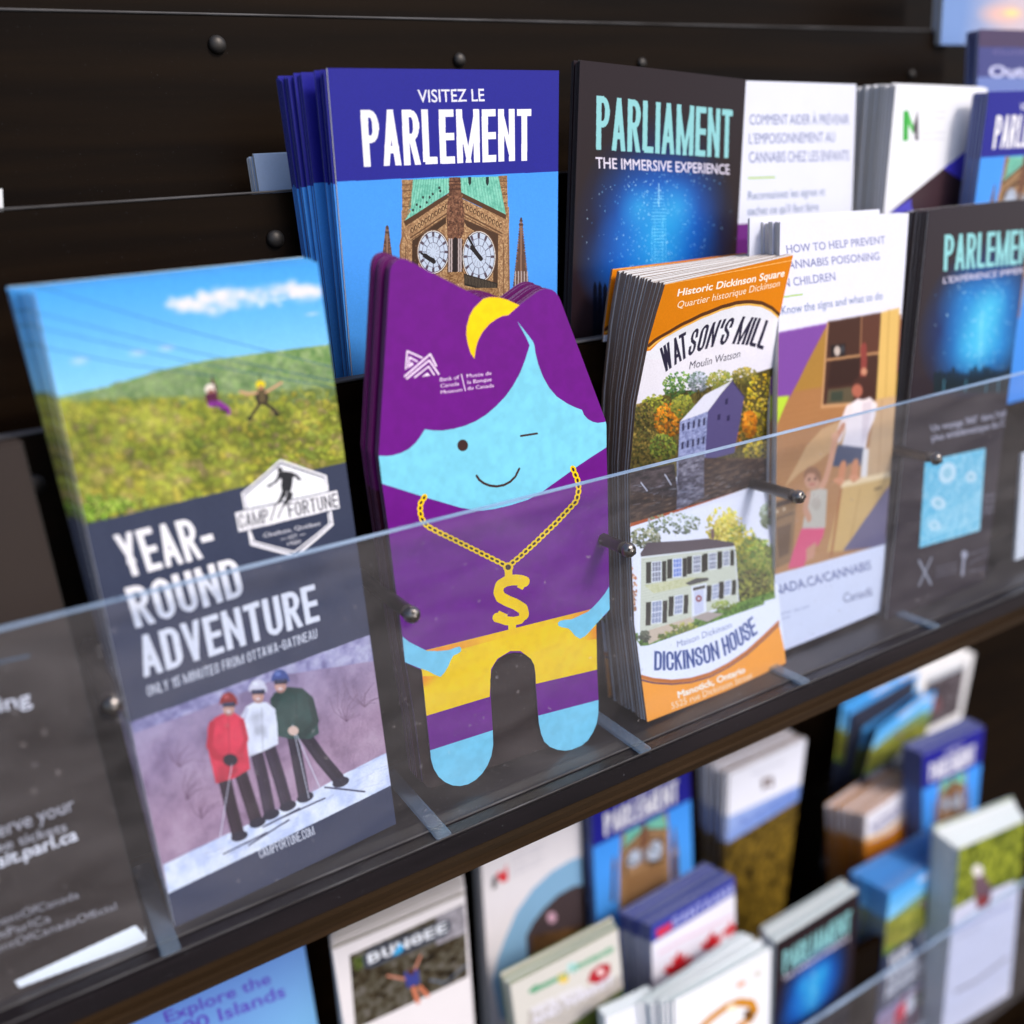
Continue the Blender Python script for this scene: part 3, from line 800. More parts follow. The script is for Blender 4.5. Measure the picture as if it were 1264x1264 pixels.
for k in range(60):
    x = rs.uniform(480, 1060); y = 868-(x-466)*.49+rs.uniform(-60, 20)
    c.line([(x, y), (x+rs.uniform(16, 60), y-rs.uniform(8, 28))], 1.6, rs.choice([(90, 92, 124), (150, 168, 210), (120, 130, 170)]), .4)
def skier(x, y, coat, coat2, legs, helmet, sh):
    for l in sh:
        c.line(l, 50, legs); c.line([(p[0]-8, p[1]) for p in l], 8, tuple(v+16 for v in legs), .5); c.line([(p[0]+9, p[1]+4) for p in l], 6, tuple(v*.6 for v in legs), .5); c.ell((l[-1][0]+4, l[-1][1]+6), 24, 13, (40, 38, 54), -20)
    c.poly(coat, coat2)
    xs = [p[0] for p in coat]; ys = [p[1] for p in coat]
    c.tex(coat, [tuple(v*.72 for v in coat2), coat2, tuple(min(255, v*1.12+8) for v in coat2)], 60, 2, int(x), .5, alpha=.55)
    cx = sum(xs)/len(xs); c.line([(cx+6, min(ys)+14), (cx+10, max(ys)-10)], 2, tuple(v*.55 for v in coat2), .8)
    c.ell((x+1, y+17), 16, 19, (204, 150, 132)); c.ell((x-3, y+20), 9, 10, (222, 172, 152), 0, .7); c.ell((x+1, y+26), 6, 3, (250, 240, 240)); c.ell((x+1, y+32), 12, 6, (150, 100, 90), 0, .4)
    c.poly([(x-25, y+6), (x-23, y-10), (x-14, y-24), (x, y-29), (x+14, y-24), (x+24, y-9), (x+26, y+6), (x+10, y+1), (x-10, y+2)], helmet); c.ell((x-6, y-16), 8, 6, tuple(min(255, v+70) for v in helmet), 0, .6)
    c.poly([(x-17, y+1), (x+19, y-2), (x+20, y+11), (x+3, y+12), (x-15, y+13)], (38, 38, 56)); c.line([(x-12, y+5), (x+14, y+2)], 2.5, (110, 130, 190), .8)
DG_, WC, RC = (38, 68, 62), (228, 228, 238), (222, 50, 74)
skier(778, 316, [(762, 352), (800, 336), (838, 338), (866, 362), (878, 410), (884, 462), (860, 478), (800, 478), (770, 470), (756, 410), (750, 370)], DG_, (42, 34, 50), (54, 76, 140),
      [[(812, 468), (826, 540), (842, 632)], [(846, 468), (888, 528), (940, 590)]])
c.line([(862, 372), (876, 430), (840, 470), (812, 458)], 26, (32, 58, 54)); c.line([(770, 372), (750, 420), (760, 462)], 22, (34, 60, 56))
skier(716, 344, [(684, 392), (708, 378), (740, 378), (764, 396), (770, 440), (772, 492), (730, 514), (690, 530), (680, 480), (668, 424)], WC, (52, 40, 58), (222, 216, 226),
      [[(712, 516), (730, 590), (748, 680)], [(748, 502), (776, 590), (794, 656)]])
c.line([(686, 400), (668, 450), (676, 500)], 16, (206, 204, 220))
skier(635, 380, [(596, 424), (620, 410), (652, 408), (674, 424), (684, 470), (694, 562), (650, 588), (600, 604), (590, 560), (576, 500), (578, 450)], RC, (50, 34, 46), (150, 40, 40),
      [[(624, 590), (640, 660), (660, 740)], [(668, 572), (690, 640), (710, 702)]])
c.line([(590, 440), (582, 500), (600, 530), (636, 538)], 24, (200, 40, 62)); c.line([(672, 430), (684, 480), (664, 530)], 20, (206, 44, 66)); c.ell((640, 538), 20, 17, (40, 30, 44)); c.line([(644, 550), (606, 780)], 3.5, (225, 225, 235))
c.line([(812, 440), (856, 640)], 3.5, (225, 225, 235)); c.line([(820, 460), (890, 620)], 3.5, (225, 225, 235)); c.ell((814, 456), 15, 13, (226, 190, 170))
for a, b in (((620, 795), (740, 735)), ((690, 770), (800, 700)), ((790, 690), (900, 640)), ((900, 610), (1010, 622)), ((730, 720), (830, 668))): c.line([a, b], 6, (46, 46, 70))
c.soften([(362, 440), (1030, 188), (1086, 602), (464, 908)], 1)
c.poly([(466, 906), (1088, 602), (1120, 760), (470, 1010)], (56, 62, 84))
c.head('CAMPFORTUNE.COM', (722, 806), (873, 739), (714, 782), WT, .36, .11, .12)
c.grain(.08, 3)
M_ADV = c.finish()
adv_mat = M_ADV
stack('adventure_leaflet', 'leaflet', 'zipline and ski leaflet reading Year-Round Adventure, slate blue band and hexagonal badge', L, R, M_ADV, E_DARK,
      'outdoor adventure leaflets', backs=10, back=((4, 357), (372, 319), .388), depth=.016, jit=(.0012, .001), back_label='zipline leaflet packed in the stack behind the Year-Round Adventure leaflet')

# ------------------------------------------------------------------ second row: tower leaflet
L, R = rows_from([((404, 84), .424, (690, 87), .424), ((436, 472), .424, (687, 430), .424)], length=.245)
c = Canvas('tower', canvas_rows(L, R), 820, bg=(70, 145, 232))
c.at(320, 60, 3.16)
c.grad([(290, 480), (1200, 480), (1200, 1400), (300, 1500)], (66, 150, 242), (78, 156, 236), (600, 500), (600, 1300))
c.poly([(240, 60), (1180, 60), (1175, 489), (302, 531), (290, 500)], (33, 32, 140))
c.text('VISITEZ LE', (622, 215), (880, 209), (618, 165), (226, 226, 236), .012)
c.head('PARLEMENT', (410, 472), (1062, 446), (395, 245), (240, 238, 242), .21, .135, .05)
c.at(450, 180, 5.056)
ST = (172, 136, 96); SD = (96, 66, 44); SM = (136, 98, 66); GR = (118, 196, 172)
def ston(p, seed=1, dark=0): c.tex(p, [(122-dark, 88-dark, 60-dark), (150-dark, 112-dark, 78-dark), (176-dark, 138-dark, 98-dark), (206-dark, 170-dark, 126-dark)], 5, 4, seed, .75)
ston([(235, 420), (905, 400), (905, 560), (915, 1400), (235, 1400)], 4)
ston([(236, 230), (310, 228), (300, 400), (262, 440), (240, 440)], 7, 10); ston([(838, 205), (893, 203), (898, 470), (860, 450)], 8, 10)
for y in (262, 300, 345, 400): c.line([(238, y), (302, y-4)], 4, SD, .7); c.line([(840, y-22), (893, y-24)], 4, SD, .7)
c.poly([(305, 228), (838, 207), (886, 450), (600, 306), (532, 308), (252, 490), (290, 430)], GR)
c.tex([(305, 228), (838, 207), (886, 450), (600, 306), (532, 308), (252, 490), (290, 430)], [(80, 156, 134), (126, 200, 176), (150, 214, 192)], 12, 4, 3, alpha=.6)
for k in range(15):
    t = k/14
    c.line([(312+t*215, 226-8*t), (270+t*262, 470-t*165)], 2, (72, 140, 120), .7); c.line([(605+t*232, 218-8*t), (612+t*268, 312+t*130)], 2, (84, 156, 136), .7)
for x, y in ((368, 340), (430, 320), (392, 372), (350, 400), (328, 386), (470, 280), (476, 300), (305, 420), (410, 340)): c.ell((x, y), 7, 9, (44, 60, 56))
for x in (660, 768): c.poly([(x-9, 212), (x+9, 211), (x+9, 250), (x, 268), (x-9, 250)], (30, 44, 44))
c.poly([(246, 492), (534, 308), (600, 306), (886, 448), (886, 478), (604, 340), (530, 340), (262, 520)], (82, 54, 34))
ston([(262, 520), (530, 340), (530, 420), (300, 590), (270, 560)], 12); ston([(604, 342), (884, 480), (880, 560), (830, 560), (610, 440)], 14)
for k in range(11):
    t = k/10
    for (x, y) in ((300+t*215, 545-t*150), (622+t*230, 392+t*125)):
        c.ell((x, y), 10, 17, (80, 54, 36)); c.ell((x+1, y+1), 5, 11, (186, 148, 106))
for off, w in ((44, 5), (62, 3)):
    c.line([(290, 560+off-12), (520, 395+off)], w, SD); c.line([(616, 392+off), (860, 520+off)], w, SD)
c.poly([(300, 610), (510, 465), (512, 500), (340, 640), (335, 1100), (300, 1100)], (66, 44, 28)); c.poly([(612, 470), (836, 570), (830, 1100), (800, 1100), (806, 620), (640, 520)], (74, 50, 34))
# clock faces
for (cx, cy, rx, ry, hx) in ((432, 680, 94, 128, 1), (716, 708, 98, 152, 0)):
    c.ell((cx, cy), rx+10, ry+12, (110, 80, 60)); c.ell((cx, cy), rx+4, ry+5, (226, 222, 216)); c.ell((cx, cy), rx, ry, (96, 90, 98)); c.ell((cx, cy), rx-4, ry-5, (190, 202, 220))
    for k in range(12):
        a = k*math.pi/6
        c.line([(cx+math.cos(a)*rx*.45, cy+math.sin(a)*ry*.45), (cx+math.cos(a)*rx*.97, cy+math.sin(a)*ry*.97)], 3, (98, 100, 120))
        c.line([(cx+math.cos(a)*rx*.78, cy+math.sin(a)*ry*.78), (cx+math.cos(a)*rx*.93, cy+math.sin(a)*ry*.93)], 9, (84, 72, 84))
        a2 = a+.26; c.line([(cx+math.cos(a2)*rx*.45, cy+math.sin(a2)*ry*.45), (cx+math.cos(a2+.2)*rx*.2, cy+math.sin(a2+.2)*ry*.2)], 2, (150, 156, 176))
    for q in (.46, .74):
        c.line([(cx+rx*q*math.cos(t), cy+ry*q*math.sin(t)) for t in np.linspace(0, 2*math.pi, 25)], 2.4, (130, 132, 150))
c.line([(356, 688), (400, 712), (436, 726)], 7, (30, 24, 26)); c.line([(378, 702), (436, 740)], 15, (30, 24, 26))
c.line([(652, 592), (690, 660), (728, 716)], 8, (30, 24, 26)); c.line([(672, 650), (730, 722)], 15, (34, 28, 30))
# central buttress
c.tex([(530, 215), (600, 213), (606, 300), (626, 440), (622, 560), (596, 605), (560, 605), (520, 590), (514, 440), (530, 300)], [(70, 42, 30), (112, 74, 54), (150, 106, 80)], 8, 4, 17, .8)
for y in (240, 262, 290): c.line([(530, y), (602, y-2)], 4, (74, 46, 34))
for k in range(60): c.ell((rs.uniform(520, 618), rs.uniform(320, 590)), 5, 7, rs.choice([(70, 44, 32), (160, 112, 84), (100, 60, 46)]), 0, .8, 8)
c.poly([(524, 600), (614, 600), (616, 800), (520, 806)], (58, 42, 40))
for x in (532, 546, 590, 604): c.line([(x, 600), (x-1, 800)], 6, (178, 162, 160))
c.line([(568, 600), (566, 800)], 14, (34, 24, 26))
ston([(506, 806), (622, 800), (626, 840), (600, 872), (560, 884), (516, 850)], 19, 20)
c.poly([(622, 812), (830, 870), (826, 930), (624, 884)], (44, 36, 30))
for k in range(22): c.line([(630+k*9, 822+k*2.5), (630+k*9, 872+k*2.5)], 2, (96, 84, 70))
for k in range(70): c.ell((rs.uniform(240, 330), rs.uniform(600, 1200)), 5, 6, rs.choice([SM, ST, SD]), 0, .5, 7)
c.poly([(222, 640), (246, 545), (276, 620), (280, 1300), (232, 1300)], SM); ston([(234, 640), (248, 580), (272, 630), (276, 1300), (238, 1300)], 23)
c.line([(262, 640), (262, 1200)], 3, SD); c.line([(868, 620), (870, 1200)], 5, SD, .6); c.line([(900, 560), (906, 1200)], 5, SD, .6)
ston([(300, 900), (840, 900), (860, 1800), (300, 1800)], 25, 20)
# pinnacles
for (cx, y0, y1, w) in ((144, 520, 700, 22), (978, 470, 900, 46)):
    c.poly([(cx-3, y0), (cx+3, y0), (cx+w*.35, y0+(y1-y0)*.35), (cx+w, y1), (cx+w*1.1, y1+500), (cx-w*1.1, y1+500), (cx-w, y1), (cx-w*.35, y0+(y1-y0)*.35)], (92, 66, 56))
    for k in range(26):
        t = (k+1)/26; ww = 6+w*(t**1.2)
        for s in (-1, 1): c.ell((cx+s*ww*.85, y0+(y1-y0)*t), 5+3*t, 6+3*t, rs.choice([(84, 58, 46), (132, 96, 76), (104, 76, 66)]), 0, 1, 8)
    c.line([(cx, y0+20), (cx, y1)], 6, (140, 106, 86))
    c.ell((cx, y0+8), 7, 14, (78, 58, 50)); c.ell((cx, y0+40), 15, 7, (78, 58, 50))
for k in range(5): c.line([(944+k*18, 800), (944+k*18, 900)], 5, (176, 160, 156))
c.grain(.05, 3)
M_TOWER = c.finish()
tower_rows = None
stack('tower_leaflet', 'leaflet', 'large blue leaflet reading Visitez le Parlement with clock tower, behind the winking card', L, R, M_TOWER, E_BLUE,
      'clock tower leaflets of the second row', backs=16, back=((340, 97), (640, 92), .452), depth=.030, jit=(.0012, .001), back_label='blue clock tower leaflet fanned out behind the large Visitez le Parlement leaflet',
      order=lambda f: (f*.55 if f < .2 else (.20 + f*.12 if f < .35 else .52 + (f-.35)*.74)), fill=.5)
# pale leaflets poking up behind the second step board
L, R = rows_from([((313, 191), .478, None, .478), ((330, 300), .478, None, .478)], w=.085, length=.18)
cc = Canvas('pale_sheet', canvas_rows(L, R), 120, bg=(176, 196, 228)); M_PALE = cc.finish()
stack('pale_leaflet', 'leaflet', 'pale blue leaflet peeking out left of the blue clock tower stack', L, R, M_PALE, E_WHITE, 'pale leaflets of the third row', backs=5, depth=.010, back_label='pale blue leaflet behind the one peeking out by the clock tower stack')
L, R = rows_from([(None, .478, (3, 233), .478), (None, .478, (6, 300), .478)], w=.1, length=.16)
stack('pale_leaflet', 'leaflet', 'sliver of a cream leaflet at the left picture edge above the second step board', L, R, M_BACK, E_WHITE)

# ------------------------------------------------------------------ second row: black immersive leaflet
def immersive(c, head, sub, fr=False):
    pass
L, R = rows_from([((716, 74), .424, (921, 98), .436), ((704, 420), .424, (909, 312), .436)])
ext = .245
for A in (L, R):
    d = A[1]-A[0]; d = d/np.linalg.norm(d); A[1] = A[0] + d*ext
c = Canvas('immersive', canvas_rows(L, R), 620, bg=(38, 26, 30))
c.at(700, 60, 3.511)
c.glow((400, 760), 330, 470, (14, 34, 96), .8, 1.5)
for k, (gx, gy) in enumerate(((300, 640), (500, 640), (400, 620), (320, 760), (480, 760), (400, 760), (300, 860), (490, 860), (240, 900), (400, 900))):
    c.glow((gx, gy), 190, 230, (20, 96, 190), 1.0, .75)
for gx, gy, gr in ((380, 790, 190), (420, 720, 150), (470, 660, 110), (310, 660, 100), (395, 900, 150)): c.glow((gx, gy), gr, gr*1.2, (48, 168, 222), 1.2, .62)
def sparkle(c, x0, x1, y0, y1, n, seed, s=3.0):
    q = random.Random(seed)
    for k in range(n):
        x = q.gauss((x0+x1)/2, (x1-x0)/4); y = q.uniform(y0, y1)
        c.ell((x, y), q.uniform(1.2, s), q.uniform(1.5, s*1.6), q.choice([(150, 215, 250), (90, 170, 235), (200, 235, 255)]), 0, q.uniform(.3, .8), 6)
sparkle(c, 130, 660, 520, 960, 420, 5, 3.2)
for y in range(600, 940, 14):
    w = 8 + max(0, 26 - abs(y-720)*.12)
    c.line([(396-w, y), (396+w, y)], 1.6, (150, 225, 250), .7)
for w in (-30, -18, 18, 30): c.line([(396+w, 660 + abs(w)*3), (396+w, 1000)], 1.6, (140, 220, 250), .7)
c.line([(396, 560), (396, 660)], 2, (180, 235, 255))
for x in range(120, 700, 22):
    h = random.Random(x).uniform(20, 80); c.poly([(x-9, 1300), (x-8, 1010-h*.2), (x, 990-h*.3), (x+9, 1010-h*.2), (x+11, 1300)], (10, 12, 26))
c.head('PARLIAMENT', (125, 418), (712, 458), (127, 195), (138, 200, 204), .21, .125, .05)
c.text('THE IMMERSIVE EXPERIENCE', (125, 495), (704, 525), (123, 450), (222, 214, 232), .012)
M_IMM = c.finish(rough=.28)
stack('immersive_leaflet', 'leaflet', 'black leaflet reading Parliament The Immersive Experience over blue glow, right of the clock tower leaflet', L, R, M_IMM, E_DARK,
      'black immersive leaflets of the second row', backs=3, depth=.007, backmat=M_SLOT, back_label='black leaflet behind the Parliament immersive experience leaflet')

# ------------------------------------------------------------------ second row: French poisoning leaflet
L, R = rows_from([((868, 96), .440, (1057, 104), .440), ((850, 340), .440, (1052, 250), .440)])
Ltop = hit((924, 98.6), .440); L[0] = R[0] - np.array([.104, 0, 0]) + np.array([0, 0, Ltop[2]-R[0][2]])
dR = R[1]-R[0]; dR /= np.linalg.norm(dR); dLf = hit((913, 313), .440) - hit((924, 98.6), .440); dLf /= np.linalg.norm(dLf)
R[1] = R[0] + dR*.235; L[1] = L[0] + dLf*.235
c = Canvas('prevention_fr', canvas_rows(L, R), 620, bg=(226, 228, 244))
c.at(900, 60, 3.159)
TX = (110, 118, 162)
c.text('COMMENT AIDER À PRÉVENIR', (80, 275), (468, 275), (80, 240), TX, .004)
c.text("L'EMPOISONNEMENT AU", (78, 342), (412, 336), (78, 306), TX, .004)
c.text('CANNABIS CHEZ LES ENFANTS', (78, 408), (468, 402), (78, 370), TX, .004)
c.line([(76, 463), (176, 461)], 7, (176, 204, 112))
c.text('Reconnaissez les signes et', (74, 542), (372, 526), (75, 512), (110, 124, 158), .006)
c.text("sachez ce qu'il faut faire", (72, 598), (346, 582), (73, 568), (110, 124, 158), .006)
c.poly([(-200, 645), (250, 619), (255, 900), (-200, 900)], (112, 44, 128)); c.poly([(-200, 700), (255, 680), (245, 1200), (-200, 1200)], (98, 34, 112))
c.poly([(250, 619), (480, 602), (470, 1200), (240, 1200)], (120, 84, 66)); c.poly([(262, 618), (300, 616), (290, 700), (255, 700)], (150, 112, 60)); c.poly([(438, 606), (480, 602), (476, 700), (436, 700)], (188, 150, 74))
c.line([(390, 610), (388, 690)], 8, (168, 140, 120))
M_PFR = c.finish()
stack('prevention_leaflet', 'leaflet', 'white leaflet in French beginning Comment aider, purple below, second row right of the black leaflet', L, R, M_PFR, E_WHITE, 'second row white prevention leaflets', backs=5, depth=.012,
      back_label='white leaflet behind the French Comment aider leaflet')

# ------------------------------------------------------------------ second row: white leaflet with green M mark
L, R = rows_from([((1106, 104), .428, (1219, 109), .428), ((1091, 263), .428, (1208, 246), .428)], length=.22)
c = Canvas('green_mark', canvas_rows(L, R), 420, aspect=2.4, bg=(240, 240, 246))
c.at(900, 60, 3.159)
c.poly([(682, 240), (702, 236), (702, 352), (680, 356)], (58, 170, 66)); c.poly([(702, 240), (722, 296), (722, 330), (702, 290)], (96, 190, 96)); c.poly([(740, 234), (722, 296), (722, 330), (740, 290)], (92, 84, 92)); c.poly([(728, 300), (742, 270), (743, 354), (728, 350)], (92, 84, 92))
for y in (238, 262, 318, 342): c.text('Museum of history', (752, y+12), (846, y+8), (752, y), (200, 198, 206))
c.poly([(1010, 330), (840, 462), (920, 520), (1010, 620)], (84, 74, 222)); c.poly([(840, 462), (626, 640), (560, 900), (1000, 900), (1010, 580)], (64, 44, 50)); c.poly([(625, 640), (715, 582), (715, 640)], (84, 78, 190))
M_GM = c.finish()
stack('museum_leaflet', 'leaflet', 'white leaflet with green letter mark and violet triangle at the upper right', L, R, M_GM, E_WHITE, 'green mark museum leaflets', backs=12, back=((1059, 108), (1180, 109), .456), depth=.024,
      back_label='white leaflet in the fanned stack left of the green mark leaflet')
# small tower leaflet at right edge of second row
L, R = rows_from([((1221, 113), .408, None, .408), ((1203, 252), .408, None, .408)], w=.095, length=.21)
T_ = lambda k: None
stack('tower_leaflet', 'leaflet', 'blue clock tower leaflet cut by the right picture edge, second row beside the violet triangle', L, R, M_TOWER, E_BLUE, 'clock tower leaflets at the upper right', backs=4, depth=.010,
      back_label='blue clock tower leaflet behind the one cut by the right picture edge')
L, R = rows_from([((1209, 36), .452, None, .452), ((1206, 112), .452, None, .452)], w=.11, length=.2)
c = Canvas('capital', canvas_rows(L, R), 300, bg=(72, 74, 132))
c.at(900, 0, 3.4725)
c.poly([(1070, 120), (1500, 120), (1500, 210), (1066, 200)], (78, 62, 92)); c.poly([(1060, 330), (1500, 340), (1500, 420), (1060, 400)], (112, 130, 190))
c.text('Outaouais', (1112, 330), (1470, 330), (1114, 282), (206, 208, 240), .03); c.text('Guide', (1130, 232), (1290, 234), (1130, 212), (120, 108, 156))
stack('region_leaflet', 'leaflet', 'indigo leaflet headed Outaouais, upper right corner above the small tower leaflet', L, R, c.finish(), E_BLUE, 'indigo region leaflets', backs=3, depth=.008, back_label='indigo leaflet behind the one headed Outaouais')
L, R = rows_from([((1168, -60), .50, None, .50), ((1161, 55), .50, None, .50)], w=.12)
c = Canvas('sunset', canvas_rows(L, R), 300, aspect=.9, bg=(130, 158, 206))
c.at(900, 0, 3.4725)
c.grad([(900, -300), (1500, -300), (1500, 220), (900, 220)], (120, 150, 204), (206, 190, 200), (1000, 60), (1200, 80)); c.glow((1170, 60), 120, 60, (240, 190, 176), 1, 1.2); c.glow((1210, 55), 50, 26, (255, 226, 150), 1, 1.2)
stack('sunset_leaflet', 'leaflet', 'leaflet with pale blue and peach sunset sky at the top right corner', L, R, c.finish(), E_WHITE, 'sunset leaflets', backs=2, depth=.006, back_label='leaflet behind the sunset sky one')

# ------------------------------------------------------------------ die-cut winking cat card
CN = [(.372, -.03), (.364, -.76)]
def catpt(px):
    """solve the point on the card's slightly leaning plane"""
    n = .368
    for _ in range(6):
        h = hit(px, n); t = (h[2]/n - CN[0][1]) / (CN[1][1]-CN[0][1]); n = CN[0][0] + (CN[1][0]-CN[0][0])*t
    return hit(px, n)
OUT = [(467.4, 561.7), (474, 455), (481, 338), (482.5, 330), (485.5, 324), (490.5, 320.5), (497, 319), (503, 320.8), (509, 324), (596, 369), (599, 368.2), (604, 366.8), (611, 366.8), (618, 367.8), (626, 370), (633, 373.2), (641, 376.6),
       (655, 366), (662, 361), (667, 358), (672, 356.6), (677, 356.4), (682, 358), (686, 361), (689.5, 366), (692, 371), (747, 517.5), (748.5, 524), (748.6, 552), (750, 600), (752, 723.6), (752.6, 752), (748, 758), (736, 770), (737, 826), (738.7, 864), (738.6, 880), (736.5, 893),
       (732, 904), (725.5, 914), (717, 921), (707.5, 925), (698, 926.6), (688, 925.5), (679, 922), (672, 915.5), (668, 906), (665.3, 893), (664, 878), (661.5, 846.5), (661, 832), (659.5, 821), (655.5, 813.5), (649, 808.3), (642, 805.8), (634, 805.4), (625, 807.5), (617, 812),
       (611, 818.5), (607, 827), (605, 840), (605.8, 861), (608.2, 900.7), (608.8, 919.7), (606.5, 933), (602, 944.5), (595.5, 954.5), (587.5, 962.5), (578, 968), (568, 970.3), (558.5, 969.5), (549.5, 965.5), (541.5, 958.8), (535.5, 949), (532, 937), (531, 925.6), (526.6, 884.6), (520.7, 827), (511, 823), (500, 817.5), (498.5, 803),
       (497, 786.6), (487, 715), (478.5, 646), (471.5, 596)]
lo = np.array([catpt(p) for p in OUT])
x0c, x1c, v0c, v1c = lo[:, 0].min()-.001, lo[:, 0].max()+.001, lo[:, 2].max()+.001, lo[:, 2].min()-.001
def cn_at(v):
    # n on the plane for a given v
    n = .368
    for _ in range(6):
        t = (v/n - CN[0][1]) / (CN[1][1]-CN[0][1]); n = CN[0][0] + (CN[1][0]-CN[0][0])*t
    return n
quad = [(tuple(proj((x0c, -cn_at(v), v))), tuple(proj((x1c, -cn_at(v), v))), s) for v, s in ((v0c, 0.0), (v1c, 1.0))]
c = Canvas('cat', quad, 1300, aspect=(v0c-v1c)/(x1c-x0c), bg=(106, 13, 130))
CY = (122, 204, 228); YE = (255, 206, 0); PU = (106, 13, 130); BR = (62, 38, 36)
c.at(430, 300, 3.6114)
c.poly([(600, 250), (640, 238), (700, 242), (742, 262), (764, 276), (712, 322), (690, 324), (660, 338), (628, 362), (600, 394), (580, 430), (568, 470), (562, 516), (545, 490), (533, 450), (526, 410), (528, 370), (540, 325), (560, 290)], YE)
c.poly([(135, 948), (170, 950), (200, 946), (235, 936), (270, 918), (303, 888), (325, 856), (342, 830), (380, 836), (420, 836), (470, 828), (520, 815), (570, 793), (615, 765), (660, 726), (700, 684), (735, 635), (765, 580), (788, 522), (804, 470), (808, 455), (796, 428), (776, 390), (753, 348), (776, 378), (800, 408), (824, 440), (830, 458), (834, 490), (848, 545), (868, 596), (895, 645), (930, 685),
        (975, 715), (1010, 732), (1042, 744), (1050, 765), (1068, 785), (1090, 797), (1112, 802), (1140, 798), (1160, 792), (1160, 905), (1090, 950), (1030, 990), (930, 1062), (860, 1112), (800, 1145), (720, 1170), (650, 1186), (590, 1194), (500, 1180), (350, 1136), (230, 1098), (130, 1066)], CY)
c.ell((510, 902), 24, 26, BR); c.line([(769, 860), (842, 849)], 10, BR)
c.line([(572, 1038), (584, 1056), (604, 1071), (632, 1082), (662, 1085), (694, 1079), (722, 1064), (745, 1041), (762, 1006)], 12, BR)
# museum mark
c.at(480, 420, 7.9); WH = (252, 232, 252)
for l, w in (([(166, 280), (180, 106), (325, 172)], 7), ([(190, 262), (202, 166), (276, 206)], 7), ([(155, 352), (404, 136), (462, 250)], 8), ([(176, 374), (394, 196), (486, 330)], 8), ([(252, 362), (388, 256), (442, 336)], 7)): c.line(l, w, WH)
c.poly([(196, 268), (216, 212), (246, 232)], WH); c.poly([(322, 356), (376, 316), (402, 344)], WH)
for s, a, b, t in (('Bank of', (500, 402), (686, 378), (497, 366)), ('Canada', (506, 462), (686, 438), (503, 428)), ('Museum', (508, 524), (716, 496), (505, 492)),
                   ('Musée de', (762, 366), (1002, 336), (759, 332)), ('la Banque', (768, 426), (1004, 396), (765, 392)), ('du Canada', (770, 486), (1026, 456), (767, 452))):
    c.text(s, a, b, t, WH, 0)
c.line([(708, 332), (746, 492)], 4, WH)
# chain
c.at(440, 560, 3.16)
def chain(pts, pitch=11.0):
    P = np.array(pts, float); seg = np.hypot(*(P[1:]-P[:-1]).T); cum = np.concatenate([[0], np.cumsum(seg)])
    n = int(cum[-1] / (pitch*2)); 
    for k in range(n + 1):
        s = cum[-1] * k / n; i = min(len(seg)-1, int(np.searchsorted(cum, s, 'right'))-1); t = (s-cum[i])/seg[i]
        q = P[i]*(1-t)+P[i+1]*t; d = (P[i+1]-P[i])/seg[i]; a = math.degrees(math.atan2(d[1], d[0]))
        c.ell(tuple(q), 16, 11.5, YE, a, 1, 16); c.ell(tuple(q), 9, 5.0, BR if k % 1 == 0 else PU, a, 1, 12)
chain([(264, 172), (250, 195), (248, 225), (256, 255), (276, 283), (318, 305), (400, 345), (500, 395), (590, 440)]); chain([(592, 440), (640, 400), (700, 345), (780, 268), (830, 215), (858, 185), (868, 140), (862, 100), (846, 62)])
c.ell((592, 443), 20, 19, YE); c.ell((592, 443), 11, 11, BR)
c.poly([(578, 455), (608, 455), (609, 490), (580, 490)], YE)
c.line([(658, 500), (640, 494), (615, 492), (585, 497), (560, 512), (553, 538), (562, 560), (590, 575), (622, 588), (650, 606), (655, 630)], 57, YE)
c.line([(655, 626), (640, 648), (610, 654), (585, 652), (546, 638)], 47, YE)
c.poly([(626, 520), (648, 532), (672, 492), (655, 484), (640, 500)], YE); c.poly([(536, 655), (556, 612), (590, 628), (580, 668)], YE)
c.poly([(592, 650), (622, 650), (623, 720), (593, 720)], YE)
c.poly([(255, 768), (275, 766), (905, 609), (960, 595), (960, 834), (940, 842), (700, 898), (697, 850), (680, 800), (640, 770), (600, 770), (550, 800), (525, 840), (520, 948), (262, 1026), (250, 900)], YE)
c.grad([(275, 768), (905, 609), (915, 625), (800, 655), (400, 765), (280, 780)], (252, 140, 50), (255, 200, 20), (275, 768), (560, 740))
c.grad([(780, 642), (915, 607), (930, 625), (800, 665)], (255, 206, 20), (250, 140, 60), (780, 655), (910, 625))
c.grad([(250, 868), (335, 868), (290, 905), (265, 908)], (248, 140, 30), (255, 206, 10), (262, 872), (290, 906)); c.grad([(945, 665), (945, 722), (900, 728), (868, 720)], (248, 140, 30), (255, 206, 10), (940, 690), (880, 724))
c.poly([(170, 705), (183, 716), (205, 734), (240, 752), (275, 769), (320, 770), (360, 766), (388, 756), (402, 752), (409, 760), (407, 772), (396, 780), (378, 788), (368, 805), (358, 830), (345, 852), (328, 871), (305, 862), (280, 848), (250, 838), (215, 824), (170, 806)], CY)
c.poly([(1000, 500), (987, 516), (970, 545), (948, 572), (925, 597), (905, 615), (870, 632), (840, 646), (812, 648), (795, 652), (786, 660), (788, 671), (800, 677), (826, 681), (838, 692), (852, 710), (872, 722), (892, 712), (910, 694), (935, 665), (965, 632), (1000, 596)], CY)
c.at(430, 630, 3.4162)
c.poly([(345, 1012), (612, 926), (640, 1180), (330, 1190)], CY); c.poly([(800, 866), (1060, 798), (1080, 1040), (790, 1040)], CY)
c.grain(.05, 40, 3); M_CAT = c.finish(rough=.42, grain=.02, uneven=.06)
M_CATB = simple('cat_card_back', (.06, .006, .07), .5)
cb = Canvas('cat_inner', quad, 300, aspect=(v0c-v1c)/(x1c-x0c), bg=(96, 10, 96))
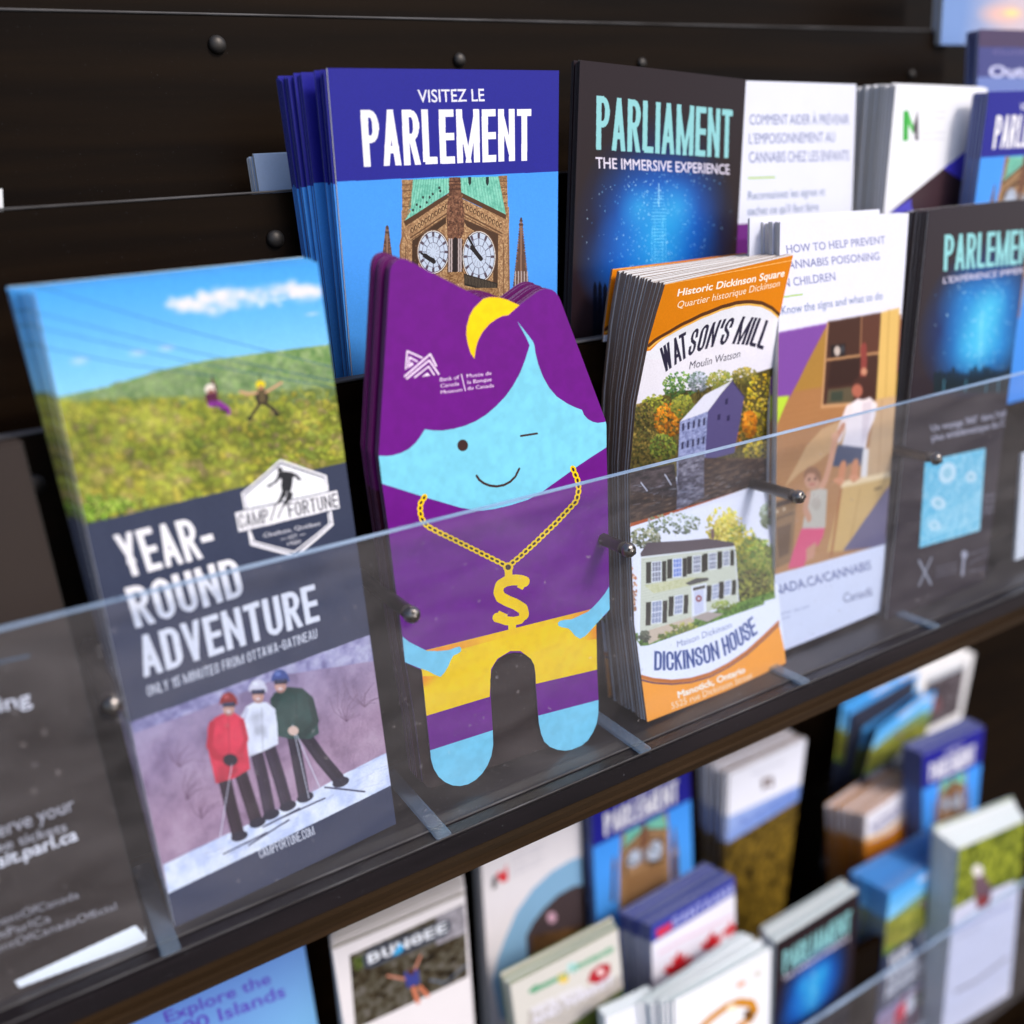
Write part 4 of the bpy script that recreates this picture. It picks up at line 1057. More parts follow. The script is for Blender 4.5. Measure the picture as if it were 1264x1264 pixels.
cb.poly([(380, 560), (800, 560), (820, 1100), (380, 1100)], (30, 14, 12)); M_CATI = cb.finish(rough=.5, uneven=.02)
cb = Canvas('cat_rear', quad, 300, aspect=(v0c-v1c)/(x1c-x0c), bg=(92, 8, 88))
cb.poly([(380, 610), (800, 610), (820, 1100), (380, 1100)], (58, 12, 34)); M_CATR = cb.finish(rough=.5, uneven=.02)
M_YEL = M_CATR
from mathutils.geometry import tessellate_polygon
LEGCUT = [i for i, p in enumerate(OUT)]
i_a = OUT.index((748.6, 552)); i_b = OUT.index((478.5, 646))
OUT2 = OUT[:i_a+1] + [(750.5, 640), (745, 760), (741, 868), (739, 898), (735, 903), (536, 974), (529, 972), (524, 966), (516, 900), (498, 786)] + OUT[i_b:]
lo2 = np.array([catpt(p) for p in OUT2])
def cat_card(dn, dx, dv, rot=0.0, lo=lo, front=None):
    tris = tessellate_polygon([[Vector((p[0], p[2], 0)) for p in lo]])
    V = []; N_ = len(lo); org = np.array([lo[:, 0].mean(), 0, v1c]); org[1] = -cn_at(v1c)
    pts = lo.copy()
    if rot:
        cx, cv = org[0], v1c
        X_ = pts[:, 0]-cx; Z_ = pts[:, 2]-cv
        pts[:, 0] = cx + X_*math.cos(rot) - Z_*math.sin(rot); pts[:, 2] = cv + X_*math.sin(rot) + Z_*math.cos(rot)
    pts = pts + np.array([dx, dn, dv])
    for k in (0, -.0007): V += [W(p[0], p[1]+k, p[2]) - W(*org) for p in pts]
    uvp = [((p[0]-x0c)/(x1c-x0c), 1-(v0c-p[2])/(v0c-v1c)) for p in lo]
    F = []; U = []; Mi = []
    for t in tris:
        a = [pts[i] for i in t]
        cr = (a[1][0]-a[0][0])*(a[2][2]-a[0][2]) - (a[1][2]-a[0][2])*(a[2][0]-a[0][0])
        t = t if cr > 0 else t[::-1]
        F.append(tuple(t)); U.append([uvp[i] for i in t]); Mi.append(0)
        F.append(tuple(i+N_ for i in t[::-1])); U.append([(0, 0)]*3); Mi.append(2)
    for i in range(N_):
        j = (i+1) % N_; F.append((i, j, j+N_, i+N_)); U.append([(0, 0), (0, 1), (1, 1), (1, 0)]); Mi.append(1)
    o = mesh_obj('cat_card', V, F, None, uvs=U, mats=[front or M_CAT, E_PURPLE, M_CATB], fm=Mi)
    o.location = W(*org)
    return o
tag(cat_card(0, 0, 0), 'purple die-cut card of a winking cyan-faced figure with dollar chain, foremost of its stack', 'card', 'purple die-cut cards')
for k, (dn, dx, dv, ro) in enumerate([(-.0014, -.0002, -.0002, .001), (-.0024, -.0001, .0003, .002), (-.0052, -.0014, .0008, .003), (-.0062, -.0018, .0014, .004), (-.0074, -.0012, .0016, .006), (-.0085, -.0016, .0010, .008), (-.0097, -.0022, .0024, .010), (-.0108, -.0024, .0030, .012), (-.0118, -.0020, .0028, .012)]):
    tag(cat_card(dn, dx, dv, ro*.4, lo2, M_CATI if k == 0 else M_CATR), 'purple die-cut card tucked behind the front winking card', 'card', 'purple die-cut cards')

# ------------------------------------------------------------------ mill and house leaflet
L, R = rows_from([((821, 351), .361, (979, 315), .371), ((810, 388), .365, (970, 354), .374), ((801, 420), .369, (962, 392), .377), ((785, 500), .376, (954, 466), .381), ((777.5, 582), .379, (949.5, 540), .383), ((778, 650), .378, (952, 601), .3815),
                  ((783, 770), .3695, (959, 711), .374), ((799, 891), .3590, (970.5, 822), .3635)])
c = Canvas('mill', canvas_rows(L, R), 820, bg=(236, 236, 244))
OR = (226, 132, 14)
c.at(730, 300, 4.2144)
c.grad([(180, 1200), (190, 600), (400, 600), (940, 380), (960, 1200)], (236, 232, 242), (226, 224, 240), (500, 650), (500, 900))
c.poly([(370, 180), (1080, 20), (1010, 420), (978, 392), (930, 358), (880, 338), (820, 328), (740, 330), (660, 345), (570, 376), (470, 425), (380, 482), (305, 556), (280, 560)], OR)
c.line([(300, 530), (360, 478), (440, 424), (530, 378), (620, 342), (700, 320), (780, 312), (850, 318), (920, 340), (985, 382)], 16, (92, 54, 30)); c.line([(300, 545), (362, 492), (445, 438), (533, 392), (622, 355), (700, 333), (780, 325), (850, 331), (915, 352), (985, 395)], 8, (240, 186, 90))
c.line([(385, 215), (1050, 88)], 2.5, (250, 196, 120))
for sh in (0,):
    c.text('Historic Dickinson Square', (432, 278), (998, 172), (440, 242), (252, 246, 236), .022)
    c.text('Quartier historique Dickinson', (428, 342), (970, 226), (436, 306), (252, 236, 214), .0)
# arched title, letter by letter
def arched(c, word, pts, hvec, col, **k):
    """pts: baseline polyline; letters spread evenly along it"""
    P = np.array(pts, float); seg = np.hypot(*(P[1:]-P[:-1]).T); cum = np.concatenate([[0], np.cumsum(seg)])
    widths = [stroke_word(ch, **k)[1] if ch != ' ' else .16 for ch in word]; gap = .045
    tot = sum(widths) + gap*(len(word)-1) - .09*(word.count('A')+word.count('T')); s = 0
    def at(d):
        d = min(max(d, 0), cum[-1]-1e-6); i = min(len(seg)-1, int(np.searchsorted(cum, d, 'right'))-1); t = (d-cum[i])/seg[i]
        return P[i]*(1-t)+P[i+1]*t
    for ch, w in zip(word, widths):
        a = at(s/tot*cum[-1]); b = at((s+w)/tot*cum[-1])
        if ch != ' ':
            f = (s+w/2)/tot
            hv = np.array(hvec[0])*(1-f)+np.array(hvec[1])*f
            c.head(ch, tuple(a), tuple(b), tuple(a+hv), col, **k)
        s += w + gap - {'A': .09, 'T': .09}.get(ch, 0)
arched(c, "WATSON'S MILL", [(372, 672), (440, 618), (520, 570), (600, 540), (680, 522), (760, 520), (830, 532), (886, 550)], ((-24, -124), (36, -136)), (44, 40, 62), aspect=.24, t=.13)
c.text('Moulin Watson', (498, 652), (762, 588), (504, 612), (60, 56, 76), .0)
# autumn trees
rs = random.Random(12)
def trees(c, blobs, n, size, seed):
    q = random.Random(seed)
    for (x, y, rx, ry, cols) in blobs:
        for k in range(n):
            a = q.uniform(0, 6.283); r = math.sqrt(q.random()); px, py = x+rx*r*math.cos(a), y+ry*r*math.sin(a)
            col = q.choice(cols); f = .62 + .55*(.5 - (py-y)/(2.2*ry)) + q.uniform(-.12, .12)
            c.ell((px, py), q.uniform(.4, 1)*size, q.uniform(.4, 1)*size*.8, tuple(min(255, max(0, v*f)) for v in col), q.uniform(0, 90), .9, 7)
YL = [(226, 190, 40), (200, 160, 30), (170, 160, 40), (236, 206, 80)]; OG = [(222, 134, 30), (196, 110, 30), (236, 160, 50), (150, 90, 34)]; GN = [(86, 130, 70), (110, 150, 84), (60, 100, 60), (130, 160, 70)]; DG = [(84, 86, 44), (112, 96, 50), (60, 58, 36), (140, 120, 60)]
c.tex([(180, 900), (260, 830), (420, 770), (560, 760), (760, 700), (960, 640), (960, 1180), (180, 1230)], [(40, 34, 24), (84, 76, 40), (120, 104, 50)], 10, 5, 4, .8)
trees(c, [(450, 740, 85, 75, GN), (545, 720, 50, 55, [(200, 204, 224), (150, 160, 170), (110, 130, 120)]), (660, 720, 75, 60, [(150, 160, 70), (120, 130, 60), (180, 170, 80)]), (790, 690, 70, 45, [(150, 140, 70), (110, 110, 60), (180, 160, 70)]),
          (330, 860, 75, 75, [(170, 170, 60), (130, 140, 50), (96, 100, 44)]), (270, 900, 60, 70, DG), (400, 920, 75, 90, OG), (470, 850, 60, 60, [(160, 160, 60), (110, 120, 54)]), (880, 860, 90, 190, YL), (760, 920, 60, 120, DG + [(200, 150, 60)]), (820, 940, 40, 70, OG),
          (720, 1020, 60, 55, OG + DG), (280, 1060, 80, 110, DG), (370, 1060, 70, 70, [(90, 110, 50), (140, 150, 60), (70, 80, 40)]), (860, 1080, 80, 60, YL + DG)], 230, 10, 6)
# the mill
c.poly([(455, 925), (600, 870), (585, 1250), (440, 1260)], (138, 144, 190)); c.tex([(455, 925), (600, 870), (585, 1250), (440, 1260)], [(84, 92, 130), (138, 146, 190), (176, 184, 220)], 9, 4, 6, .8, alpha=.8)
c.tex([(600, 870), (722, 715), (790, 800), (740, 1090), (585, 1130)], [(60, 54, 92), (84, 78, 124), (106, 98, 146)], 8, 4, 66, .8, alpha=.8)
c.tex([(455, 926), (580, 790), (722, 712), (600, 872)], [(190, 192, 214), (222, 222, 236), (240, 238, 246)], 24, 2, 67, .5, alpha=.7)
c.poly([(600, 870), (722, 715), (790, 800), (740, 1090), (585, 1130)], (84, 76, 122)); c.poly([(455, 926), (580, 790), (722, 712), (600, 872)], (216, 216, 232)); c.line([(722, 712), (792, 800)], 5, (60, 52, 84))
for r, (y, n) in enumerate(((925, 5), (1022, 5), (1092, 5))):
    for k in range(n):
        x = 468+k*27+(-6*r)*.6; c.poly([(x, y+10-k*7), (x+11, y+8-k*7), (x+9, y+46-k*7), (x-2, y+48-k*7)] if r < 2 else [(x, y+18-k*5), (x+10, y+16-k*5), (x+9, y+38-k*5), (x-1, y+40-k*5)], (56, 56, 84))
for x, y in ((650, 890), (690, 810), (700, 895)): c.poly([(x, y), (x+16, y-6), (x+14, y+24), (x-2, y+28)], (50, 44, 80))
c.tex([(440, 1130), (590, 1095), (585, 1240), (440, 1260)], [(70, 74, 100), (118, 124, 156), (156, 160, 186)], 8, 4, 9, .8)
# river
c.at(730, 580, 3.95)
c.tex([(180, 20), (240, 0), (400, -30), (420, 130), (180, 260)], [(26, 22, 26), (52, 42, 44), (84, 70, 74)], 10, 4, 12, stretch=4); c.tex([(540, -60), (880, -60), (880, 60), (180, 272), (188, 100), (400, 130), (545, 80)], [(36, 24, 20), (62, 44, 36), (98, 74, 58)], 10, 4, 13, stretch=4)
c.tex([(420, -60), (545, -80), (545, 130), (410, 200)], [(60, 56, 68), (96, 92, 108), (140, 136, 150)], 10, 4, 14, stretch=2.5)
for k in range(90):
    x = rs.uniform(190, 860); y = rs.uniform(70, 200) - (x-190)*.12; c.line([(x, y), (x+rs.uniform(6, 40), y-rs.uniform(0, 12))], 2, rs.choice([(190, 200, 226), (130, 130, 150), (220, 226, 240)]), .6)
c.line([(240, 60), (270, 100)], 5, (206, 210, 230)); c.line([(355, 20), (385, 70)], 5, (206, 210, 230))
c.poly([(182, 262), (820, 70), (822, 84), (182, 282)], (180, 84, 40))
c.at(730, 300, 4.2144); c.soften([(180, 820), (960, 560), (960, 1240), (180, 1440)], 1)
c.at(730, 580, 3.95)
# the house
c.poly([(180, 282), (870, 50), (900, 640), (215, 890)], (238, 236, 246))
c.tex([(700, 330), (790, 320), (885, 380), (895, 620), (700, 670)], [(60, 60, 36), (110, 116, 60), (150, 150, 70), (196, 186, 80)], 14, 4, 51, .8)
c.tex([(600, 240), (680, 200), (740, 330), (700, 400), (560, 340)], [(200, 180, 60), (236, 210, 70), (246, 230, 130)], 10, 4, 52, .7, alpha=.85)
trees(c, [(640, 270, 90, 90, [(246, 216, 60), (230, 200, 90), (200, 190, 60)]), (720, 350, 80, 90, [(232, 206, 60), (170, 170, 70), (130, 150, 70)]), (400, 260, 130, 50, [(150, 160, 120), (190, 196, 190), (120, 130, 90)]), (260, 330, 70, 50, [(150, 150, 110), (186, 180, 150), (96, 104, 70)]),
          (820, 430, 75, 100, [(150, 170, 70), (110, 140, 60), (180, 180, 80)]), (780, 570, 90, 90, [(90, 80, 50), (120, 110, 60), (60, 60, 36)]), (850, 220, 30, 60, [(190, 200, 180), (150, 160, 120)])], 150, 11, 8)
c.tex([(700, 650), (890, 590), (900, 640), (330, 850), (240, 860), (200, 800), (400, 760)], [(46, 70, 30), (96, 130, 50), (130, 160, 76)], 9, 4, 18)
WL = (212, 212, 190)
c.poly([(240, 420), (690, 362), (714, 640), (560, 690), (260, 800), (236, 790)], WL)
for k in range(26): c.line([(240, 436+k*14), (700, 372+k*10.6)], 1.5, (176, 178, 156), .7)
c.tex([(255, 560), (470, 520), (560, 520), (560, 540), (300, 600)], [(190, 186, 120), (220, 214, 160)], 10, 3, 22, alpha=.6)
c.poly([(236, 405), (270, 352), (440, 342), (560, 330), (690, 352), (688, 372), (240, 424)], (92, 78, 82)); c.line([(240, 424), (688, 372)], 7, (226, 226, 222)); c.poly([(574, 330), (574, 286), (590, 286), (590, 332)], (120, 90, 84)); c.line([(228, 420), (232, 830)], 9, (240, 240, 244)); c.line([(690, 370), (712, 640)], 6, (236, 236, 240))
def win(x0, y0, x1, y1, sk, blue=(150, 156, 178)):
    c.poly([(x0, y0), (x1, y0+sk), (x1, y1+sk), (x0, y1)], (244, 244, 248)); m = 3
    c.poly([(x0+m, y0+m), (x1-m, y0+sk+m), (x1-m, y1+sk-m), (x0+m, y1-m)], blue)
    for f in (1/3, 2/3): c.line([(x0+(x1-x0)*f, y0), (x0+(x1-x0)*f, y1)], 2, (236, 236, 244))
    for f in (.25, .5, .75): c.line([(x0, y0+(y1-y0)*f), (x1, y0+(y1-y0)*f+sk)], 2 if f != .5 else 4, (236, 236, 244))
def shut(x, y0, y1, w, sk=-3): c.poly([(x, y0), (x+w, y0+sk), (x+w, y1+sk), (x, y1)], (52, 48, 40))
for (x, y0, y1, w) in ((290, 445, 545, 46), (390, 430, 522, 44), (485, 416, 500, 40), (562, 402, 484, 40), (632, 392, 468, 34)):
    shut(x-27, y0+3, y1+6, 24); shut(x+w+3, y0-3, y1-3, 20); win(x, y0, x+w, y1, -5, (120, 140, 206) if x == 390 else (140, 140, 150))
for (x, y0, y1, w) in ((290, 640, 752, 50), (398, 612, 706, 42), (580, 558, 634, 34), (640, 540, 614, 34)):
    shut(x-27, y0+4, y1+8, 24); shut(x+w+3, y0-3, y1-5, 22); win(x, y0, x+w, y1, -8)
c.poly([(450, 550), (500, 525), (560, 522), (565, 536), (470, 560)], (92, 88, 84)); c.poly([(478, 566), (552, 548), (556, 690), (486, 716)], (232, 232, 236)); c.poly([(492, 590), (538, 580), (542, 690), (498, 706)], (206, 206, 226)); c.poly([(486, 572), (546, 558), (546, 574), (488, 588)], (90, 84, 76)); c.ell((515, 626), 15, 17, (150, 54, 40)); c.ell((515, 626), 7, 8, (206, 206, 226))
c.poly([(484, 718), (560, 690), (640, 700), (560, 740)], (176, 160, 150)); c.poly([(250, 790), (480, 716), (500, 736), (280, 850)], (206, 184, 160))
trees(c, [(440, 770, 70, 26, [(150, 150, 60), (110, 120, 50), (180, 176, 80)]), (640, 660, 60, 22, [(130, 150, 60), (160, 170, 80)]), (380, 810, 60, 20, [(90, 110, 50), (140, 140, 60)]), (262, 812, 28, 28, [(80, 84, 70), (110, 110, 90)]), (202, 600, 18, 130, [(190, 120, 80), (220, 170, 130)])], 80, 9, 9)
c.poly([(212, 880), (600, 736), (840, 655), (842, 640), (900, 625), (980, 900), (240, 1100)], (238, 238, 248))
c.text('Maison Dickinson', (415, 866), (678, 768), (413, 834), (110, 120, 160), .0)
arched(c, 'DICKINSON HOUSE', [(304, 978), (400, 978), (480, 966), (570, 940), (650, 905), (730, 856), (808, 796)], ((2, -96), (-28, -84)), (66, 84, 142), aspect=.27, t=.14)
c.poly([(228, 1000), (300, 1016), (390, 1022), (480, 1012), (570, 985), (660, 940), (750, 880), (840, 800), (910, 735), (960, 960), (270, 1260)], (252, 160, 60))
c.line([(228, 1004), (300, 1022), (390, 1030), (480, 1020), (570, 993), (662, 946), (752, 886), (842, 808), (912, 742)], 14, (196, 110, 50)); c.line([(232, 1022), (300, 1038), (390, 1044), (482, 1034), (574, 1006), (666, 958), (756, 898), (846, 820), (914, 756)], 7, (96, 66, 90))
c.text('Manotick, Ontario', (420, 1112), (746, 985), (415, 1082), (255, 244, 226), .03)
c.text('5525 rue Dickinson Street', (390, 1166), (782, 1012), (385, 1136), (255, 226, 190), .0)
c.grain(.04, 3)
M_MILL = c.finish()
stack('mill_leaflet', 'leaflet', "leaflet with orange top reading Watson's Mill above Dickinson House, curling forward at its head", L, R, M_MILL, E_BROWN,
      'mill leaflets of the thick front row stack', backs=26, back=((757, 332), (921, 312), .4075), depth=.034, jit=(.0005, .0006), back_label="leaflet in the thick tight stack behind the Watson's Mill leaflet", bow=.0008, fill=.94, back_print=M_BACK, order=lambda f: f if f > .99 else f*.93, sheets=3)

# ------------------------------------------------------------------ front row: English prevention leaflet
L, R = rows_from([((963, 274), .378, (1122, 263), .378), ((955, 808), .372, (1087, 754), .372)])
c = Canvas('prevention_en', canvas_rows(L, R), 620, bg=(228, 228, 246))
c.at(900, 60, 3.159)
TX = (104, 110, 158)
c.text('HOW TO HELP PREVENT', (226, 808), (608, 768), (222, 775), TX, .004)
c.text('CANNABIS POISONING', (206, 876), (586, 836), (202, 842), TX, .004)
c.text('IN CHILDREN', (206, 950), (414, 920), (202, 916), TX, .004)
c.line([(204, 990), (286, 978)], 5, (170, 204, 100))
c.text('Know the signs and what to do', (206, 1060), (597, 998), (204, 1028), (104, 120, 160), .006)
c.poly([(180, 1146), (670, 1060), (640, 1500), (170, 1500)], (176, 120, 70))
c.at(920, 420, 3.326)
c.grad([(80, 30), (640, -60), (610, 620), (560, 860), (120, 985), (90, 600)], (168, 116, 72), (190, 138, 92), (300, 200), (300, 800))
for k in range(26): c.line([(90, 330+k*24), (620, 215+k*24)], 1.6, (150, 98, 58), .35)
c.poly([(120, 0), (345, -46), (320, -10), (180, 275), (98, 268)], (124, 72, 158)); c.poly([(345, -48), (300, 40), (196, 246), (314, 224), (338, 60), (350, -50)], (168, 124, 56))
c.poly([(98, 270), (182, 262), (105, 440), (88, 440)], (184, 214, 60))
c.poly([(338, -50), (560, -90), (545, 285), (312, 305)], (70, 42, 34)); c.poly([(352, 100), (470, 84), (462, 210), (338, 226)], (54, 32, 28)); c.poly([(480, -70), (560, -86), (552, 76), (472, 90)], (92, 54, 42)); c.poly([(350, 50), (410, 42), (408, 98), (350, 102)], (36, 26, 28)); c.ell((376, 74), 13, 22, (196, 180, 170)); c.ell((398, 66), 9, 18, (60, 60, 66))
c.line([(335, 112), (545, 82)], 8, (196, 146, 100)); c.line([(338, -40), (314, 305)], 10, (196, 148, 104)); c.line([(312, 306), (545, 285)], 12, (202, 152, 106)); c.line([(476, -70), (470, 88)], 6, (170, 120, 84)); c.poly([(340, 236), (450, 222), (440, 288), (332, 296)], (92, 80, 60)); c.poly([(352, 246), (400, 240), (398, 280), (350, 284)], (60, 66, 54))
c.poly([(556, -90), (632, -110), (612, 262), (535, 276)], (222, 182, 104)); c.line([(590, -100), (574, 268)], 5, (190, 148, 80)); c.poly([(535, 276), (616, 262), (598, 575), (490, 600)], (206, 168, 126)); c.line([(560, 275), (545, 580)], 4, (176, 134, 92))
c.poly([(310, 400), (440, 340), (400, 450), (300, 530), (220, 580), (160, 640), (250, 470)], (218, 178, 128), .7)
c.poly([(395, 628), (600, 580), (596, 610), (402, 884), (336, 890)], (216, 176, 112)); c.line([(352, 900), (392, 640)], 12, (176, 112, 70)); c.line([(470, 640), (430, 840)], 4, (184, 142, 86)); c.line([(530, 640), (556, 632)], 6, (90, 70, 50)); c.poly([(386, 612), (604, 566), (604, 588), (392, 636)], (244, 214, 168)); c.poly([(598, 612), (600, 860), (400, 884)], (110, 102, 130))
c.poly([(104, 700), (212, 664), (192, 930), (120, 962)], (146, 112, 78)); c.line([(108, 716), (206, 684)], 16, (70, 54, 46)); c.line([(112, 770), (198, 738)], 6, (96, 74, 54)); c.poly([(128, 800), (190, 780), (180, 900), (136, 920)], (110, 84, 62)); c.ell((130, 735), 6, 6, (220, 200, 170)); c.ell((160, 724), 6, 6, (220, 200, 170))
# boy standing on the counter, reaching up
HB = (70, 40, 34); SKN = (200, 138, 108)
c.line([(484, 60), (486, 120), (480, 200)], 34, (140, 62, 56)); c.ell((486, 160), 14, 16, SKN)
c.poly([(428, 296), (460, 272), (510, 266), (540, 296), (530, 350), (502, 420), (492, 486), (392, 474), (412, 400), (408, 350)], (240, 228, 230)); c.poly([(480, 290), (520, 280), (500, 420), (476, 470)], (214, 198, 206), .7)
c.ell((480, 228), 45, 48, HB); c.ell((458, 240), 22, 28, (176, 100, 80)); c.line([(424, 320), (400, 380), (380, 432)], 40, (238, 222, 222)); c.line([(400, 386), (372, 432)], 26, SKN)
c.poly([(378, 462), (486, 474), (474, 546), (424, 536), (416, 552), (354, 548)], (64, 74, 100)); c.line([(400, 548), (390, 604)], 40, (212, 136, 92)); c.line([(450, 540), (446, 590)], 40, (212, 136, 92)); c.ell((384, 606), 24, 12, (222, 150, 110)); c.ell((446, 594), 22, 12, (222, 150, 110)); c.poly([(482, 482), (506, 474), (498, 590), (472, 592)], (238, 228, 222))
# girl on the floor, arm up
c.line([(304, 650), (330, 600), (350, 530), (368, 440)], 30, (214, 156, 124)); c.ell((368, 430), 15, 18, (220, 164, 132))
c.poly([(256, 652), (300, 640), (336, 642), (332, 720), (328, 792), (296, 814), (232, 806), (246, 730)], (200, 190, 174)); c.ell((290, 700), 20, 26, (180, 166, 150), 0, .6); c.line([(258, 664), (246, 720), (262, 760)], 26, (206, 150, 120))
c.ell((274, 602), 33, 42, (206, 152, 122)); c.poly([(240, 606), (242, 572), (262, 552), (292, 556), (310, 582), (308, 618), (296, 600), (280, 578), (258, 580)], (150, 104, 76)); c.ell((262, 604), 4, 5, (60, 40, 36)); c.ell((286, 600), 4, 5, (60, 40, 36)); c.line([(264, 624), (284, 622)], 4, (176, 84, 76))
c.poly([(230, 800), (326, 796), (318, 830), (296, 868), (276, 858), (258, 900), (240, 950), (176, 960), (196, 890)], (226, 90, 124)); c.poly([(250, 880), (290, 850), (282, 910), (250, 930)], (210, 150, 122))
c.soften([(90, -90), (640, -120), (604, 858), (118, 985)], 3)
c.poly([(118, 985), (580, 853), (556, 1110), (200, 1240), (150, 1260)], (226, 228, 244))
c.text('CANADA.CA/CANNABIS', (60, 1082), (516, 952), (52, 1046), (110, 116, 160), .014)
c.text('Canadä', (402, 1084), (522, 1052), (400, 1050), (128, 130, 160), .01)
c.text('Health Canada', (140, 1142), (188, 1126), (138, 1132), (140, 148, 184)); c.text('Santé Canada', (200, 1124), (262, 1104), (198, 1114), (140, 148, 184)); c.text('Government', (140, 1160), (186, 1146), (138, 1150), (140, 148, 184))
c.grain(.02, 4)
M_PEN = c.finish()
stack('prevention_leaflet', 'leaflet', 'white leaflet reading How to help prevent with kitchen photo of two children', L, R, M_PEN, E_WHITE, 'front row white prevention leaflets', backs=5, depth=.012,
      back_label='white leaflet behind the English How to help prevent leaflet')
L2 = [p + np.array([-.0085, -.0135, .003]) for p in L]; R2 = [p + np.array([-.0085, -.0135, .003]) for p in R]
tag(leaflet('prevention_leaflet', L2, R2, .0012, [M_PFR, E_WHITE, M_BACK]), 'white French leaflet showing a sliver left of the How to help prevent leaflet', 'leaflet', 'front row white prevention leaflets')

# ------------------------------------------------------------------ front row: French immersive leaflet at the right
L, R = rows_from([((1147, 261), .378, None, .378), ((1094, 772), .366, None, .366)], w=.104)
R[0] = L[0] + np.array([.100, 0, 0]); R[1] = L[1] + np.array([.100, 0, 0])
c = Canvas('immersive_fr', canvas_rows(L, R), 620, bg=(44, 34, 42))
c.at(900, 60, 3.159)
c.glow((985, 1050), 220, 300, (16, 50, 120), .8, 1.6)
for gx, gy, gr in ((930, 980, 120), (1050, 980, 120), (985, 1080, 150), (930, 1160, 130), (1050, 1160, 130)): c.glow((gx, gy), gr, gr*1.3, (34, 138, 208), 1, .9)
for gx, gy, gr in ((985, 1080, 110), (1010, 1010, 80), (970, 1160, 100)): c.glow((gx, gy), gr, gr*1.3, (84, 204, 236), 1.1, .7)
sparkle(c, 840, 1130, 900, 1260, 240, 9, 3)
for y in range(1040, 1200, 12): c.line([(965, y), (998, y-4)], 1.6, (170, 235, 250), .7)
c.line([(985, 1010), (972, 1290)], 3, (170, 235, 250), .6)
c.head('PARLEMENT', (835, 868), (1200, 834), (840, 726), (140, 206, 210), .21, .125, .05)
c.text("L'EXPÉRIENCE IMMERSIVE", (833, 916), (1200, 868), (835, 892), (206, 200, 222), .012)
c.at(920, 420, 3.326)
for x in range(780, 1180, 18):
    h = random.Random(x).uniform(10, 70); c.poly([(x-9, 215), (x-7, 150-h*.5), (x, 135-h*.5), (x+8, 150-h*.5), (x+10, 215)], (22, 36, 44))
for x in (815, 905, 990, 1040): c.line([(x, 160), (x-4, 215)], 5, (110, 200, 230), .6)
c.text("Un voyage 360° dans l'édifice le", (764, 374), (1140, 296), (758, 348), (190, 186, 200), .006); c.text('plus emblématique du Canada', (766, 414), (1136, 336), (760, 388), (190, 186, 200), .006)
c.grad([(736, 495), (985, 442), (962, 780), (713, 852)], (96, 190, 220), (170, 226, 238), (760, 500), (900, 800))
c.tex([(736, 495), (985, 442), (962, 780), (713, 852)], [(80, 176, 212), (120, 204, 228), (196, 234, 242)], 14, 4, 61, .7, alpha=.6)
for (x, y, rx, ry) in ((828, 545, 34, 44), (925, 560, 22, 24), (790, 668, 30, 26), (775, 760, 26, 22)): c.ell((x, y), rx, ry, (226, 242, 246), 20, .8); c.ell((x, y), rx*.5, ry*.5, (150, 206, 220), 20, .8)
for k in range(5): c.line([(740, 740+k*18), (970, 640+k*20)], 7, (190, 234, 244), .6)
for k, y in enumerate((632, 655, 680, 700)): c.text('Réservez vos billets gratuits', (980, y+14), (1118, y-14), (979, y+2), (160, 156, 168))
c.line([(712, 905), (760, 1000)], 10, (150, 150, 160)); c.line([(762, 895), (712, 1005)], 10, (150, 150, 160)); c.ell((898, 880), 13, 18, (170, 168, 180)); c.line([(895, 900), (890, 960)], 18, (160, 158, 170))
for y in (930, 948, 965): c.text('Parlement du Canada', (782, y+8), (866, y-14), (781, y), (140, 136, 150))
for y, xe in ((868, 1055), (905, 1000), (940, 1100)): c.text('Visitez le Parlement du Canada', (918, y+14), (xe, y-24), (917, y+5), (140, 136, 150))
M_IMF = c.finish(rough=.28)
stack('immersive_leaflet', 'leaflet', 'black French leaflet reading Parlement over blue glow, front row beside the kitchen photo leaflet', L, R, M_IMF, E_DARK, 'black immersive leaflets of the front row', backs=8, depth=.018,
      back_label='black leaflet behind the French Parlement leaflet of the front row')
L, R = rows_from([((1262, 560), .372, None, .372), ((1253, 692), .364, None, .364)], w=.09)
stack('pale_leaflet', 'leaflet', 'pale lilac leaflet cut by the right picture edge, beside the black French leaflet', L, R, M_BACK, E_WHITE)
# ------------------------------------------------------------------ lower tier
def low(name, label, group, TL, TR, n, canvas_w, bg, draw, edge, backs, back, depth, BL=None, BR=None, back_label=None, mat=None, length=.225, cat='leaflet', jit=(.0010, .0010), nb=None, sheets=2, bp=None):
    l = hit(TL, n); r = hit(TR, n)
    if np.linalg.norm(r-l) > .13: pass
    down = np.array([0, 0, -1.0])
    dl = (hit(BL, n)-l) if BL else down; dr = (hit(BR, n)-r) if BR else (dl if BL else down)
    if BR and not BL: dl = dr
    dl = dl/np.linalg.norm(dl); dr = dr/np.linalg.norm(dr)
    L = [l, l+dl*length]; R = [r, r+dr*length]
    if mat is None:
        c = Canvas(group.replace(' ', '_'), canvas_rows(L, R), canvas_w, bg=bg); draw(c); mat = c.finish()
    stack(name, cat, label, L, R, mat, edge, group, backs=backs, back=(back[0], back[1], nb or n+depth) if back else None, depth=depth, back_label=back_label, jit=jit, sheets=sheets, back_print=bp)
    return mat

